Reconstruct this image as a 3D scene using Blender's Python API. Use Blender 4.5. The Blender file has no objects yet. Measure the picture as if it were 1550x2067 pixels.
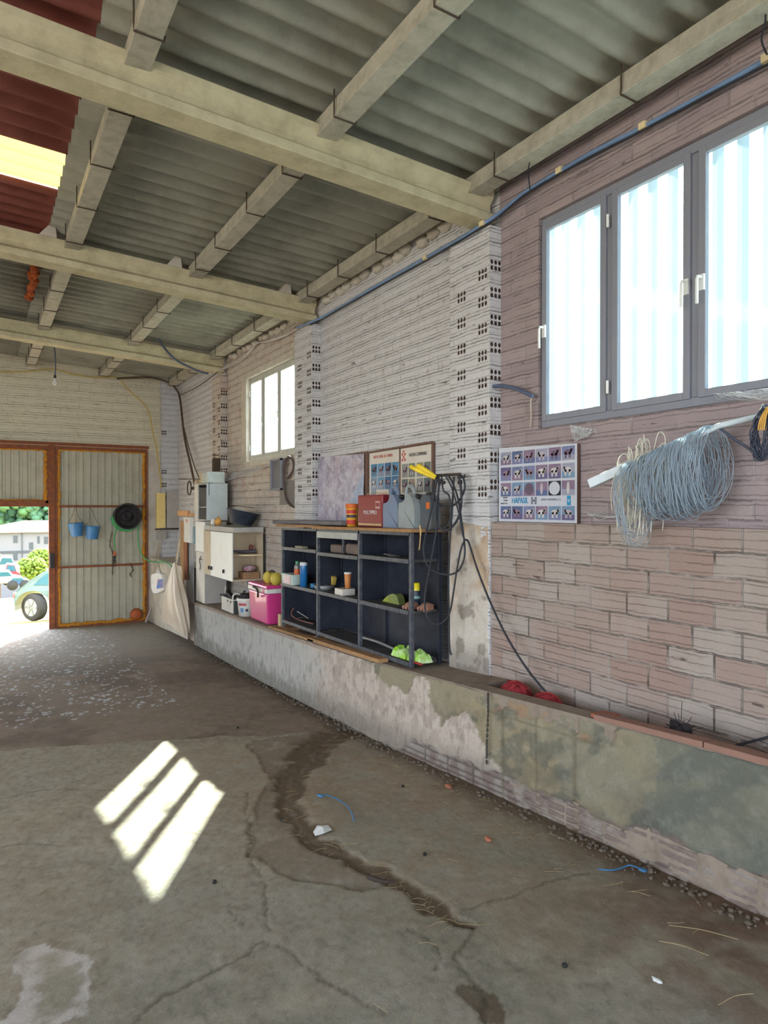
import bpy, bmesh, math, random
import numpy as np
from mathutils import Vector, Matrix, Quaternion
random.seed(7); R = math.radians
C = bpy.context.scene.collection
S = bpy.context.scene

# ---------------------------------------------------------------- camera
FPX = 1375.0; YAW = math.atan(815 / FPX); PITCH = -math.atan(9.5 / FPX)
CAM = Vector((0, 0, 1.5))
cd = bpy.data.cameras.new('camera'); cam = bpy.data.objects.new('camera', cd); C.objects.link(cam)
cam.location = CAM; cam.rotation_euler = (R(90) + PITCH, 0, -YAW)
cd.sensor_fit = 'VERTICAL'; cd.sensor_height = 36; cd.sensor_width = 27; cd.lens = 36 * FPX / 2067; cd.clip_end = 600
S.camera = cam
# ---------------------------------------------------------------- sky, sun, exposure
SUN_DIR = Vector((.74, 1.27, 1.0)).normalized()
w = bpy.data.worlds.new('sky'); S.world = w; w.use_nodes = True
nt = w.node_tree; nt.nodes.clear()
wo = nt.nodes.new('ShaderNodeOutputWorld'); bg = nt.nodes.new('ShaderNodeBackground')
sky = nt.nodes.new('ShaderNodeTexSky'); sky.sky_type = 'NISHITA'; sky.sun_disc = False
sky.sun_elevation = math.asin(SUN_DIR.z); sky.sun_rotation = math.atan2(SUN_DIR.x, SUN_DIR.y)
sky.air_density = 1.0; sky.dust_density = 2.5; sky.ozone_density = 1.0
mx = nt.nodes.new('ShaderNodeMix'); mx.data_type = 'RGBA'; mx.inputs[0].default_value = .55
mx.inputs[7].default_value = (5.2, 5.5, 5.9, 1)
nt.links.new(sky.outputs[0], mx.inputs[6]); nt.links.new(mx.outputs[2], bg.inputs[0])
bg.inputs[1].default_value = 1.0
nt.links.new(bg.outputs[0], wo.inputs[0])
sl = bpy.data.lights.new('sun', 'SUN'); sl.energy = 32; sl.angle = R(.6); sl.color = (1, .93, .8)
so = bpy.data.objects.new('sun', sl); C.objects.link(so); so.rotation_euler = SUN_DIR.to_track_quat('Z', 'Y').to_euler(); so.location = (12, 20, 18)
S.view_settings.view_transform = 'Standard'; S.view_settings.look = 'None'; S.view_settings.gamma = 1
S.view_settings.use_curve_mapping = False; S.view_settings.exposure = 0.95
S.cycles.use_denoising = True; S.cycles.max_bounces = 10; S.cycles.diffuse_bounces = 7; S.cycles.transparent_max_bounces = 16
S.cycles.sample_clamp_indirect = 12

# ---------------------------------------------------------------- pixel to place
_rt = Vector((math.cos(YAW), -math.sin(YAW), 0)); _fw = Vector((math.sin(YAW) * math.cos(PITCH), math.cos(YAW) * math.cos(PITCH), math.sin(PITCH)))
_up = _rt.cross(_fw)
def ray(px, py): return _fw + _rt * ((px - 775) / FPX) + _up * ((1033.5 - py) / FPX)
def onX(px, py, X): d = ray(px, py); return CAM + d * (X / d.x)
def onY(px, py, Y): d = ray(px, py); return CAM + d * (Y / d.y)
def onZ(px, py, Z): d = ray(px, py); return CAM + d * ((Z - 1.5) / d.z)
def onP(px, py, p, n): d = ray(px, py); return CAM + d * ((Vector(p) - CAM).dot(Vector(n)) / d.dot(Vector(n)))
_FY = [-6, 0, 1.46, 2.94, 4.32, 6.8, 9.4, 11.9, 13]; _FZ = [.03, .0, -.05, -.15, -.237, -.325, -.384, -.40, -.40]
def zf(Y): return float(np.interp(Y, _FY, _FZ))
def zb(Y): return zf(Y) + .585
def zr(X): return 3.86 - .062 * X          # middle of the roof sheet
def lin(c):
    return tuple(((v / 255) / 12.92 if v / 255 <= .04045 else ((v / 255 + .055) / 1.055) ** 2.4) for v in c) + (1,)

# ---------------------------------------------------------------- materials
def newmat(name):
    m = bpy.data.materials.new(name); m.use_nodes = True; t = m.node_tree; t.nodes.clear()
    o = t.nodes.new('ShaderNodeOutputMaterial'); b = t.nodes.new('ShaderNodeBsdfPrincipled'); t.links.new(b.outputs[0], o.inputs[0])
    return m, t, b, o
def N(t, typ, **kw):
    n = t.nodes.new(typ)
    for k, v in kw.items():
        if isinstance(k, str) and k.startswith('i'): n.inputs[int(k[1:])].default_value = v
        else: setattr(n, k, v)
    return n
def mixc(t, f, a, b, typ='MIX'):
    n = t.nodes.new('ShaderNodeMix'); n.data_type = 'RGBA'; n.blend_type = typ
    for s, v in ((0, f), (6, a), (7, b)):
        if isinstance(v, (int, float, tuple)): n.inputs[s].default_value = v
        else: t.links.new(v, n.inputs[s])
    return n.outputs[2]
def math_(t, op, a, b=None, c=None):
    n = t.nodes.new('ShaderNodeMath'); n.operation = op
    for s, v in enumerate((a, b, c)):
        if v is None: continue
        if isinstance(v, (int, float)): n.inputs[s].default_value = v
        else: t.links.new(v, n.inputs[s])
    return n.outputs[0]
def ramp(t, f, stops):
    n = t.nodes.new('ShaderNodeValToRGB'); t.links.new(f, n.inputs[0]); e = n.color_ramp.elements
    while len(e) < len(stops): e.new(.5)
    for i, (p, c) in enumerate(stops):
        e[i].position = p; e[i].color = c if isinstance(c, tuple) else (c, c, c, 1)
    return n.outputs[0]
def noise(t, vec, scale, detail=4, rough=.6, dist=0):
    n = N(t, 'ShaderNodeTexNoise'); n.inputs['Scale'].default_value = scale; n.inputs['Detail'].default_value = detail
    n.inputs['Roughness'].default_value = rough; n.inputs['Distortion'].default_value = dist
    t.links.new(vec, n.inputs['Vector']); return n.outputs[0]
def objco(t): return t.nodes.new('ShaderNodeTexCoord').outputs['Object']
def bump(t, b, h, strength=.4, dist=.01):
    n = N(t, 'ShaderNodeBump'); n.inputs['Strength'].default_value = strength; n.inputs['Distance'].default_value = dist
    t.links.new(h, n.inputs['Height']); t.links.new(n.outputs[0], b.inputs['Normal'])
_mc = {}
def M(name, rgb, rough=.7, metal=0., dirt=None, amt=.5, sc=6., bp=.0, bsc=60., spec=.4, coat=0., alpha=None):
    """plain surface with procedural wear: rgb in sRGB 0-255, dirt a second colour laid on in noise patches"""
    if name in _mc: return _mc[name]
    m, t, b, o = newmat(name); co = objco(t)
    base = lin(rgb); dc = lin(dirt) if dirt else lin([max(0, v * .72) for v in rgb])
    f = ramp(t, noise(t, co, sc, 6, .65), [(.42, 0.), (.68, 1.)])
    f = math_(t, 'MULTIPLY', f, amt)
    f2 = math_(t, 'MULTIPLY', noise(t, co, sc * 9, 3), .25)
    c = mixc(t, f, base, dc); c = mixc(t, f2, c, tuple(v * .75 for v in base[:3]) + (1,))
    t.links.new(c, b.inputs['Base Color']); b.inputs['Roughness'].default_value = rough; b.inputs['Metallic'].default_value = metal
    b.inputs['Specular IOR Level'].default_value = spec; b.inputs['Coat Weight'].default_value = coat
    if bp: bump(t, b, noise(t, co, bsc, 4), bp, .004)
    _mc[name] = m; return m
def Mtrans(name, rgb, tr=.5, trans=.5, rough=.5):
    """thin light-passing sheet: tr = share that goes straight through, trans = translucent share of the rest"""
    m, t, b, o = newmat(name); b.inputs['Base Color'].default_value = lin(rgb); b.inputs['Roughness'].default_value = rough
    co = objco(t); 
    tl = N(t, 'ShaderNodeBsdfTranslucent'); tp = N(t, 'ShaderNodeBsdfTransparent')
    c = mixc(t, math_(t, 'MULTIPLY', noise(t, co, 9, 6), .35), lin(rgb), lin([v * .7 for v in rgb]))
    t.links.new(c, tl.inputs[0]); t.links.new(c, b.inputs['Base Color'])
    m1 = N(t, 'ShaderNodeMixShader', i0=trans); t.links.new(b.outputs[0], m1.inputs[1]); t.links.new(tl.outputs[0], m1.inputs[2])
    m2 = N(t, 'ShaderNodeMixShader', i0=tr); t.links.new(m1.outputs[0], m2.inputs[1]); t.links.new(tp.outputs[0], m2.inputs[2])
    t.links.new(m2.outputs[0], o.inputs[0]); return m
def Mglass():
    m, t, b, o = newmat('window_glass'); tp = N(t, 'ShaderNodeBsdfTransparent'); tp.inputs[0].default_value = (.86, .96, .98, 1)
    gl = N(t, 'ShaderNodeBsdfGlossy'); gl.inputs['Roughness'].default_value = .06
    tl = N(t, 'ShaderNodeBsdfTranslucent'); tl.inputs[0].default_value = (.25, .3, .34, 1)
    co = objco(t); f = ramp(t, noise(t, co, 14, 6), [(.4, .0), (.75, .07)])
    a = N(t, 'ShaderNodeMixShader'); t.links.new(f, a.inputs[0]); t.links.new(tp.outputs[0], a.inputs[1]); t.links.new(tl.outputs[0], a.inputs[2])
    c = N(t, 'ShaderNodeMixShader', i0=.05); t.links.new(a.outputs[0], c.inputs[1]); t.links.new(gl.outputs[0], c.inputs[2])
    t.links.new(c.outputs[0], o.inputs[0]); return m

def brick_mat(name, c1, c2, joint, row=.09, width=.25, groove=.5, white=None, wamt=.0, dark=.5, stain=(88, 66, 52), stamt=.35, mort=.006, ng=3, gw=.10, vj=1.0, ch=.68):
    """hollow clay brick courses on a wall; grooves of the clay face run along each course"""
    m, t, b, o = newmat(name); co = objco(t)
    sp = N(t, 'ShaderNodeSeparateXYZ'); t.links.new(co, sp.inputs[0])
    u = math_(t, 'ADD', sp.outputs[0], sp.outputs[1]); z = sp.outputs[2]
    nz = noise(t, co, 5.5, 4); z = math_(t, 'ADD', z, math_(t, 'MULTIPLY', math_(t, 'SUBTRACT', nz, .5), .022))
    nu = noise(t, co, 23, 2); zz = math_(t, 'ADD', z, math_(t, 'MULTIPLY', math_(t, 'SUBTRACT', nu, .5), .010))
    cb = N(t, 'ShaderNodeCombineXYZ'); t.links.new(u, cb.inputs[0]); t.links.new(zz, cb.inputs[1])
    br = N(t, 'ShaderNodeTexBrick'); t.links.new(cb.outputs[0], br.inputs['Vector'])
    for k, v in (('Scale', 1), ('Mortar Size', mort), ('Mortar Smooth', .35), ('Bias', 0), ('Brick Width', width), ('Row Height', row)): br.inputs[k].default_value = v
    br.inputs['Color1'].default_value = lin(c1); br.inputs['Color2'].default_value = lin(c2); br.inputs['Mortar'].default_value = lin(joint)
    br.offset = .46
    n1 = noise(t, co, 3.0, 6, .7); n2 = noise(t, co, 38, 5, .7); n3 = noise(t, co, 11, 5, .6, .6)
    # joints open up dark only in places; upright joints can be mostly filled (vj)
    hz = math_(t, 'ABSOLUTE', math_(t, 'SUBTRACT', math_(t, 'FRACT', math_(t, 'DIVIDE', zz, row)), .5)); hl = ramp(t, hz, [(.5 - mort / row * .75, 0.), (.5 - mort / row * .3, 1.)])
    vk = math_(t, 'MULTIPLY', math_(t, 'MULTIPLY', br.outputs['Fac'], math_(t, 'SUBTRACT', 1., hl)), math_(t, 'MULTIPLY', ramp(t, noise(t, co, 4.3, 3), [(.45, .25), (.6, 1.)]), vj))
    fac = math_(t, 'MAXIMUM', math_(t, 'MULTIPLY', hl, .9), vk)
    opn = ramp(t, n3, [(.36, 0.), (.56, 1.)]); jf = math_(t, 'MULTIPLY', fac, math_(t, 'ADD', math_(t, 'MULTIPLY', opn, .85), .15))
    col = mixc(t, br.outputs['Fac'], br.outputs['Color'], lin(c1) if white is None else lin(c1))
    bc = mixc(t, math_(t, 'MULTIPLY', n2, .45), col, tuple(v * .62 for v in lin(c1)[:3]) + (1,))
    bc = mixc(t, math_(t, 'MULTIPLY', ramp(t, n1, [(.45, 0.), (.72, 1.)]), stamt), bc, lin(stain))
    if white is not None:
        wf = ramp(t, noise(t, co, 7.5, 7, .72), [(.25 + wamt * .35, 1.), (.43 + wamt * .35, 0.)]) if wamt < 1 else ramp(t, n1, [(.5, 1.), (.9, .75)])
        bc = mixc(t, wf, bc, mixc(t, n2, lin(white), lin([v * .86 for v in white])))
    # face grooves
    g = math_(t, 'FRACT', math_(t, 'MULTIPLY', zz, ng / row)); g = math_(t, 'ABSOLUTE', math_(t, 'SUBTRACT', g, .5))
    gr = ramp(t, g, [(.0, 1.), (gw, 0.)])
    gr = math_(t, 'MULTIPLY', gr, math_(t, 'MULTIPLY', ramp(t, noise(t, co, 6, 3), [(.38, .25), (.6, 1.)]), groove))
    bc = mixc(t, math_(t, 'MULTIPLY', gr, .55), bc, lin([v * .58 for v in c1]))
    bc = mixc(t, math_(t, 'MULTIPLY', jf, dark), bc, lin(joint))
    # knocked-out slits
    sc = N(t, 'ShaderNodeMapping'); sc.inputs['Scale'].default_value = (5, 5, 26); t.links.new(co, sc.inputs[0])
    sl_ = ramp(t, noise(t, sc.outputs[0], 1.0, 5, .62), [(ch, 0.), (ch + .05, 1.)])
    bc = mixc(t, math_(t, 'MULTIPLY', sl_, .6), bc, lin((62, 56, 56)))
    t.links.new(bc, b.inputs['Base Color']); b.inputs['Roughness'].default_value = .92; b.inputs['Specular IOR Level'].default_value = .15
    h = math_(t, 'SUBTRACT', math_(t, 'MULTIPLY', n2, .45), math_(t, 'MULTIPLY', jf, 1.1))
    h = math_(t, 'SUBTRACT', h, math_(t, 'MULTIPLY', gr, .6)); h = math_(t, 'SUBTRACT', h, math_(t, 'MULTIPLY', sl_, .8))
    h = math_(t, 'ADD', h, math_(t, 'MULTIPLY', n3, .35))
    bump(t, b, h, .85, .012); return m
def attr_mat(name, rough=.93, fine=90, bs=.35):
    m, t, b, o = newmat(name); co = objco(t)
    a = N(t, 'ShaderNodeAttribute'); a.attribute_name = 'Col'
    n = noise(t, co, fine, 6, .75); n2 = noise(t, co, 16, 6, .7)
    c = mixc(t, math_(t, 'MULTIPLY', ramp(t, n, [(.35, 0.), (.75, 1.)]), .38), a.outputs['Color'], mixc(t, .55, a.outputs['Color'], (.02, .018, .014, 1)))
    c = mixc(t, math_(t, 'MULTIPLY', ramp(t, n2, [(.5, 0.), (.8, 1.)]), .30), c, mixc(t, .5, a.outputs['Color'], (.62, .6, .55, 1)))
    t.links.new(c, b.inputs['Base Color']); b.inputs['Roughness'].default_value = rough; b.inputs['Specular IOR Level'].default_value = .2
    bump(t, b, math_(t, 'ADD', n, n2), bs, .006); return m

# ---------------------------------------------------------------- mesh helper
def put(o, parent):
    o.parent = parent
    if parent.type == 'EMPTY': o.matrix_parent_inverse = Matrix.Translation(parent.location).inverted()
class MB:
    def __init__(s): s.v = []; s.f = []; s.m = []; s.sm = []
    def add(s, vs, fs, m=0, sm=False):
        k = len(s.v); s.v += [tuple(p) for p in vs]
        for f in fs: s.f.append([k + i for i in f]); s.m.append(m); s.sm.append(sm)
        return s
    def box(s, x0, x1, y0, y1, z0, z1, m=0, top=None):
        t = top or (0, 0)
        a = [(x0, y0, z0), (x1, y0, z0), (x1, y1, z0), (x0, y1, z0), (x0 + t[0], y0 + t[1], z1), (x1 - t[0], y0 + t[1], z1), (x1 - t[0], y1 - t[1], z1), (x0 + t[0], y1 - t[1], z1)]
        return s.add(a, [(3, 2, 1, 0), (4, 5, 6, 7), (0, 1, 5, 4), (1, 2, 6, 5), (2, 3, 7, 6), (3, 0, 4, 7)], m)
    def obox(s, c, ax, ay, az, m=0):
        """box about c with half-axis vectors"""
        c, ax, ay, az = map(Vector, (c, ax, ay, az)); P = []
        for k in (-1, 1):
            for i, j in ((-1, -1), (1, -1), (1, 1), (-1, 1)): P.append(c + ax * i + ay * j + az * k)
        return s.add(P, [(3, 2, 1, 0), (4, 5, 6, 7), (0, 1, 5, 4), (1, 2, 6, 5), (2, 3, 7, 6), (3, 0, 4, 7)], m)
    def bar(s, a, b, w, h, up=(0, 0, 1), m=0):
        a, b = Vector(a), Vector(b); d = b - a; u = Vector(up); sd = d.cross(u).normalized(); uu = sd.cross(d).normalized()
        return s.obox((a + b) / 2, d / 2, sd * w / 2, uu * h / 2, m)
    def tube(s, pts, r, n=8, m=0, closed=False, cap=True):
        P = [Vector(p) for p in pts]; rs = r if isinstance(r, (list, tuple)) else [r] * len(P); V = []; L = len(P)
        prev = None
        for i, p in enumerate(P):
            if closed: d = P[(i + 1) % L] - P[i - 1]
            else: d = P[min(i + 1, L - 1)] - P[max(i - 1, 0)]
            if d.length < 1e-9: d = Vector((0, 0, 1))
            d.normalize()
            if prev is None:
                a = Vector((0, 0, 1)) if abs(d.z) < .9 else Vector((1, 0, 0)); u = d.cross(a).normalized()
            else:
                u = prev - d * prev.dot(d)
                u = u.normalized() if u.length > 1e-6 else d.orthogonal().normalized()
            prev = u; v = d.cross(u)
            for k in range(n):
                q = 2 * math.pi * k / n; V.append(p + (u * math.cos(q) + v * math.sin(q)) * rs[i])
        F = []
        for i in range(L if closed else L - 1):
            j = (i + 1) % L
            for k in range(n): F.append((i * n + k, i * n + (k + 1) % n, j * n + (k + 1) % n, j * n + k))
        s.add(V, F, m, True)
        if cap and not closed:
            s.add(V[:n][::-1], [tuple(range(n))], m); s.add(V[-n:], [tuple(range(n))], m)
        return s
    def lathe(s, prof, c, n=24, m=0, axis=(0, 0, 1), sx=1., sy=1., sm=True):
        """profile [(radius, height)] about an axis through c"""
        ax = Vector(axis).normalized(); q = Vector((0, 0, 1)).rotation_difference(ax); c = Vector(c); V = []
        for (r, h) in prof:
            for k in range(n):
                a = 2 * math.pi * k / n; V.append(c + q @ Vector((r * math.cos(a) * sx, r * math.sin(a) * sy, h)))
        F = []
        for i in range(len(prof) - 1):
            for k in range(n): F.append((i * n + k, i * n + (k + 1) % n, (i + 1) * n + (k + 1) % n, (i + 1) * n + k))
        s.add(V, F, m, sm); 
        if prof[0][0] > 1e-4: s.add(V[:n][::-1], [tuple(range(n))], m)
        if prof[-1][0] > 1e-4: s.add(V[-n:], [tuple(range(n))], m)
        return s
    def prism(s, pts, d, m=0, sm=False):
        """closed outline pts (3D) pushed along d"""
        P = [Vector(p) for p in pts]; d = Vector(d); n = len(P)
        return s.add(P + [p + d for p in P], [tuple(range(n))[::-1], tuple(range(n, 2 * n))] + [(i, (i + 1) % n, (i + 1) % n + n, i + n) for i in range(n)], m, sm)
    def blob(s, c, r, m=0, amp=.25, seed=0, n=14, k=9, sc=1.7):
        """lumpy closed body with radii r"""
        rnd = random.Random(seed); ph = [(rnd.uniform(0, 6.3), rnd.uniform(0, 6.3), rnd.uniform(1, 4) * sc, rnd.uniform(1, 4) * sc) for _ in range(5)]
        c = Vector(c); V = []; F = []
        for i in range(k + 1):
            th = math.pi * i / k
            for j in range(n):
                f = 2 * math.pi * j / n; q = 1 + amp * sum(math.sin(a + p * th * 1.1) * math.cos(b + round(o) * f) for a, b, p, o in ph) / 3
                if i in (0, k): q = 1
                V.append(c + Vector((r[0] * math.sin(th) * math.cos(f), r[1] * math.sin(th) * math.sin(f), r[2] * math.cos(th))) * q)
        for i in range(k):
            for j in range(n): F.append((i * n + j, (i + 1) * n + j, (i + 1) * n + (j + 1) % n, i * n + (j + 1) % n))
        return s.add(V, F, m, True)
    def holes(s, o, u, v, nrm, w, h, nx, ny, r, depth, m=0, mi=1, ry=1.3):
        """one brick end: nx by ny round holes really sunk into the face"""
        o, u, v, nrm = map(Vector, (o, u, v, nrm)); cw, ch = w / nx, h / ny
        per = [(-1, -1), (0, -1), (1, -1), (1, 0), (1, 1), (0, 1), (-1, 1), (-1, 0)]
        for i in range(nx):
            for j in range(ny):
                c = o + u * (cw * (i + .5)) + v * (ch * (j + .5)); A = []; B = []
                for (a, b) in per:
                    A.append(c + u * (a * cw / 2) + v * (b * ch / 2)); l = math.hypot(a, b); B.append(c + u * (a / l * r) + v * (b / l * r * ry))
                D = [p - nrm * depth for p in B]
                s.add(A + B, [(k, (k + 1) % 8, (k + 1) % 8 + 8, k + 8) for k in range(8)], m)
                s.add(B + D, [(k, (k + 1) % 8, (k + 1) % 8 + 8, k + 8) for k in range(8)], mi); s.add(D, [tuple(range(8))], mi)
        return s
    def build(s, name, mats, parent=None, bevel=0, seg=2, fix=True, wn=False):
        me = bpy.data.meshes.new(name); me.from_pydata(s.v, [], s.f)
        for mm in (mats if isinstance(mats, (list, tuple)) else [mats]): me.materials.append(mm)
        me.polygons.foreach_set('material_index', s.m); me.polygons.foreach_set('use_smooth', s.sm)
        if fix:
            b = bmesh.new(); b.from_mesh(me); bmesh.ops.recalc_face_normals(b, faces=b.faces); b.to_mesh(me); b.free()
        me.update(); o = bpy.data.objects.new(name, me); C.objects.link(o)
        if parent is not None:
            put(o, parent)
        if bevel:
            md = o.modifiers.new('edge', 'BEVEL'); md.width = bevel; md.segments = seg; md.limit_method = 'ANGLE'; md.angle_limit = R(40)
        return o
def tag(o, label, cat, group=None, kind=None):
    o['label'] = label; o['category'] = cat
    if group: o['group'] = group
    if kind: o['kind'] = kind
    return o
def thing(name, loc, label, cat, group=None, kind=None):
    o = bpy.data.objects.new(name, None); C.objects.link(o); o.location = loc; o.empty_display_size = .05
    return tag(o, label, cat, group, kind)
def struct(o): o['kind'] = 'structure'; return o
def smooth(pts, k=6, closed=False):
    """Catmull-Rom through 3D points"""
    P = [Vector(p) for p in pts]; n = len(P); out = []
    for i in range(n if closed else n - 1):
        if closed: a, b, c, d = P[i - 1], P[i], P[(i + 1) % n], P[(i + 2) % n]
        else: a, b, c, d = P[max(i - 1, 0)], P[i], P[i + 1], P[min(i + 2, n - 1)]
        for j in range(k):
            t = j / k; out.append(.5 * ((2 * b) + (c - a) * t + (2 * a - 5 * b + 4 * c - d) * t * t + (3 * b - a - 3 * c + d) * t ** 3))
    if not closed: out.append(P[-1])
    return out
def text(s, size, o, u, v, mat, parent, name='lettering', ext=.0006, wide=1., align='CENTER'):
    cu = bpy.data.curves.new(name, 'FONT'); cu.body = s; cu.size = size; cu.align_x = align; cu.align_y = 'CENTER'; cu.extrude = ext; cu.resolution_u = 2
    cu.space_character = 1.0; tmp = bpy.data.objects.new('tmp', cu); me = bpy.data.meshes.new_from_object(tmp); bpy.data.objects.remove(tmp)
    u, v = Vector(u).normalized(), Vector(v).normalized(); n = u.cross(v)
    mt = Matrix((u, v, n)).transposed().to_4x4(); mt.translation = Vector(o) + n * ext
    me.transform(Matrix.Diagonal((wide, 1, 1, 1))); me.transform(mt); me.materials.clear(); me.materials.append(mat); me.name = name
    ob = bpy.data.objects.new(name, me); C.objects.link(ob)
    if parent is not None: put(ob, parent)
    return ob
def npnoise(x, y, sc, seed=0, octv=4, rough=.55):
    """value noise, numpy, 0..1"""
    rs = np.random.RandomState(seed); T = rs.rand(256, 256); out = np.zeros_like(x, dtype=float); a = 1.; tot = 0.
    for o in range(octv):
        X = x * sc * 2 ** o + 37.1 * o + 400; Y = y * sc * 2 ** o + 11.7 * o + 400; xi = np.floor(X).astype(int); yi = np.floor(Y).astype(int)
        fx = X - xi; fy = Y - yi; fx = fx * fx * (3 - 2 * fx); fy = fy * fy * (3 - 2 * fy)
        g = lambda i, j: T[(xi + i) % 256, (yi + j) % 256]
        out += a * ((g(0, 0) * (1 - fx) + g(1, 0) * fx) * (1 - fy) + (g(0, 1) * (1 - fx) + g(1, 1) * fx) * fy); tot += a; a *= rough
    return out / tot
def sstep(a, b, x): t = np.clip((x - a) / (b - a), 0, 1); return t * t * (3 - 2 * t)
def pdist(x, y, pts):
    """distance to a polyline and its run 0..1"""
    best = np.full(x.shape, 1e9); run = np.zeros(x.shape); n = len(pts) - 1
    for i in range(n):
        ax, ay = pts[i]; bx, by = pts[i + 1]; dx, dy = bx - ax, by - ay
        t = np.clip(((x - ax) * dx + (y - ay) * dy) / (dx * dx + dy * dy), 0, 1); d = np.hypot(x - ax - t * dx, y - ay - t * dy)
        k = d < best; best = np.where(k, d, best); run = np.where(k, (i + t) / n, run)
    return best, run
def inpoly(x, y, P):
    c = np.zeros(x.shape, bool); j = len(P) - 1
    for i in range(len(P)):
        xi, yi = P[i]; xj, yj = P[j]
        if yi != yj: c ^= ((yi > y) != (yj > y)) & (x < (xj - xi) * (y - yi) / (yj - yi) + xi)
        j = i
    return c
def gridobj(name, P, col, mat, flip=False):
    """P: (a, b, 3) points, col: (a, b, 3) linear colours of the surface"""
    a, b = P.shape[:2]; idx = np.arange(a * b).reshape(a, b)
    F = np.stack([idx[:-1, :-1], idx[1:, :-1], idx[1:, 1:], idx[:-1, 1:]], -1).reshape(-1, 4)
    if flip: F = F[:, ::-1]
    me = bpy.data.meshes.new(name); me.vertices.add(a * b); me.vertices.foreach_set('co', P.reshape(-1).astype(np.float32))
    nf = len(F); me.loops.add(nf * 4); me.loops.foreach_set('vertex_index', F.reshape(-1).astype(np.int32))
    me.polygons.add(nf); me.polygons.foreach_set('loop_start', np.arange(0, nf * 4, 4, dtype=np.int32)); me.polygons.foreach_set('loop_total', np.full(nf, 4, dtype=np.int32))
    me.update(calc_edges=True); me.polygons.foreach_set('use_smooth', np.ones(nf, bool))
    at = me.color_attributes.new('Col', 'FLOAT_COLOR', 'POINT'); cc = np.ones((a * b, 4), np.float32); cc[:, :3] = col.reshape(-1, 3); at.data.foreach_set('color', cc.reshape(-1))
    me.materials.append(mat); o = bpy.data.objects.new(name, me); C.objects.link(o); return o
# ================================================================ materials of the place
m_white = brick_mat('whitewashed_brick', (170, 150, 134), (158, 140, 126), (92, 86, 84), .09, .27, groove=.85, ng=2, gw=.075, vj=.35, ch=.655, white=(220, 218, 220), wamt=.96, dark=.6, stain=(186, 174, 164), stamt=.25)
m_upper = brick_mat('bare_brick', (174, 158, 158), (160, 144, 148), (104, 98, 106), .09, .27, groove=.6, dark=.6, stain=(140, 126, 128), stamt=.35, ng=2, gw=.075, vj=.6)  # brick colours lightened and cooled to take in the window's blue glare
m_lower = brick_mat('grooved_block', (174, 163, 155), (158, 132, 122), (76, 68, 64), .118, .245, vj=1.4, groove=.7, dark=.6, stain=(158, 126, 114), stamt=.4, mort=.006)
m_mid = brick_mat('patched_brick', (196, 168, 150), (186, 160, 144), (96, 84, 78), .09, .26, groove=.4, white=(210, 200, 190), wamt=.7, ng=2, vj=.5, ch=.66, dark=.65, stain=(182, 128, 98), stamt=.4)
m_far = brick_mat('far_white_brick', (210, 196, 170), (198, 184, 160), (134, 120, 102), .14, .50, groove=.7, ng=2, vj=.4, white=(228, 220, 196), wamt=.8, dark=.7, stain=(164, 148, 118), stamt=.3)
m_hole = M('hole_clay', (120, 100, 92), .95, dirt=(70, 60, 58), bp=.2)
m_head = M('brick_end', (196, 176, 160), .95, dirt=(150, 120, 104), amt=.6, sc=14, bp=.6, bsc=90)
m_conc = M('beam_concrete', (200, 190, 158), .9, dirt=(140, 126, 98), amt=.55, sc=7, bp=.5, bsc=50)
m_purl = M('purlin_concrete', (186, 180, 164), .9, dirt=(134, 126, 110), amt=.6, sc=12, bp=.8, bsc=70)
m_plast = M('wall_plaster', (206, 198, 186), .93, dirt=(160, 144, 124), amt=.6, sc=5, bp=.7, bsc=40)
m_fib = M('fibre_cement', (152, 150, 138), .92, dirt=(104, 102, 92), amt=.7, sc=2.2, bp=.5, bsc=60)
m_red = M('red_sheet', (172, 100, 88), .85, dirt=(132, 72, 66), amt=.7, sc=3, bp=.3, bsc=50)
m_rust = M('rusty_steel', (124, 74, 54), .85, dirt=(170, 100, 44), amt=.6, sc=16, bp=.5, bsc=80)
m_foam = M('orange_foam', (206, 142, 44), .9, dirt=(150, 84, 32), amt=.7, sc=22, bp=.8, bsc=90)
m_galv = M('galvanised_sheet', (182, 178, 160), .6, .1, dirt=(150, 144, 128), amt=.5, sc=5)
m_frame = M('grey_window_frame', (136, 138, 150), .6, dirt=(150, 148, 146), amt=.35, sc=12)
m_frame2 = M('white_window_frame', (198, 198, 190), .6, dirt=(160, 158, 146), amt=.4, sc=12)
m_glass = Mglass()
m_clear = Mtrans('ribbed_clear_sheet', (222, 240, 246), .55, .8); m_clear2 = Mtrans('thin_clear_sheet', (226, 240, 246), .92, .75); m_rib = Mtrans('clear_sheet_rib', (58, 78, 84), .04, .9); m_rib2 = Mtrans('thin_clear_sheet_rib', (110, 130, 138), .68, .9)  # rib tones are darker so the facets look less lit than the flats
m_sky = Mtrans('yellow_skylight_sheet', (100, 88, 46), .0, .95)
m_wood = M('weathered_wood', (168, 128, 88), .85, dirt=(110, 82, 58), amt=.6, sc=9, bp=.4)
m_black = M('black_paint', (30, 34, 46), .6, dirt=(58, 62, 74), amt=.5, sc=8, bp=.1)
m_blackedge = M('worn_black_steel', (74, 78, 88), .5, .3, dirt=(128, 128, 134), amt=.5, sc=20)
m_cable = M('black_cable', (44, 46, 54), .6)
m_wire = M('iron_wire', (86, 70, 58), .7, .4)
m_whitep = M('white_laminate', (238, 238, 234), .4, dirt=(214, 210, 200), amt=.35, sc=4)
m_greyp = M('grey_panel', (176, 170, 164), .6, dirt=(146, 138, 130), amt=.4, sc=6)
m_attr_floor = attr_mat('concrete_floor'); m_attr_wall = attr_mat('plaster_and_brick', .95, 60, .6)

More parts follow.
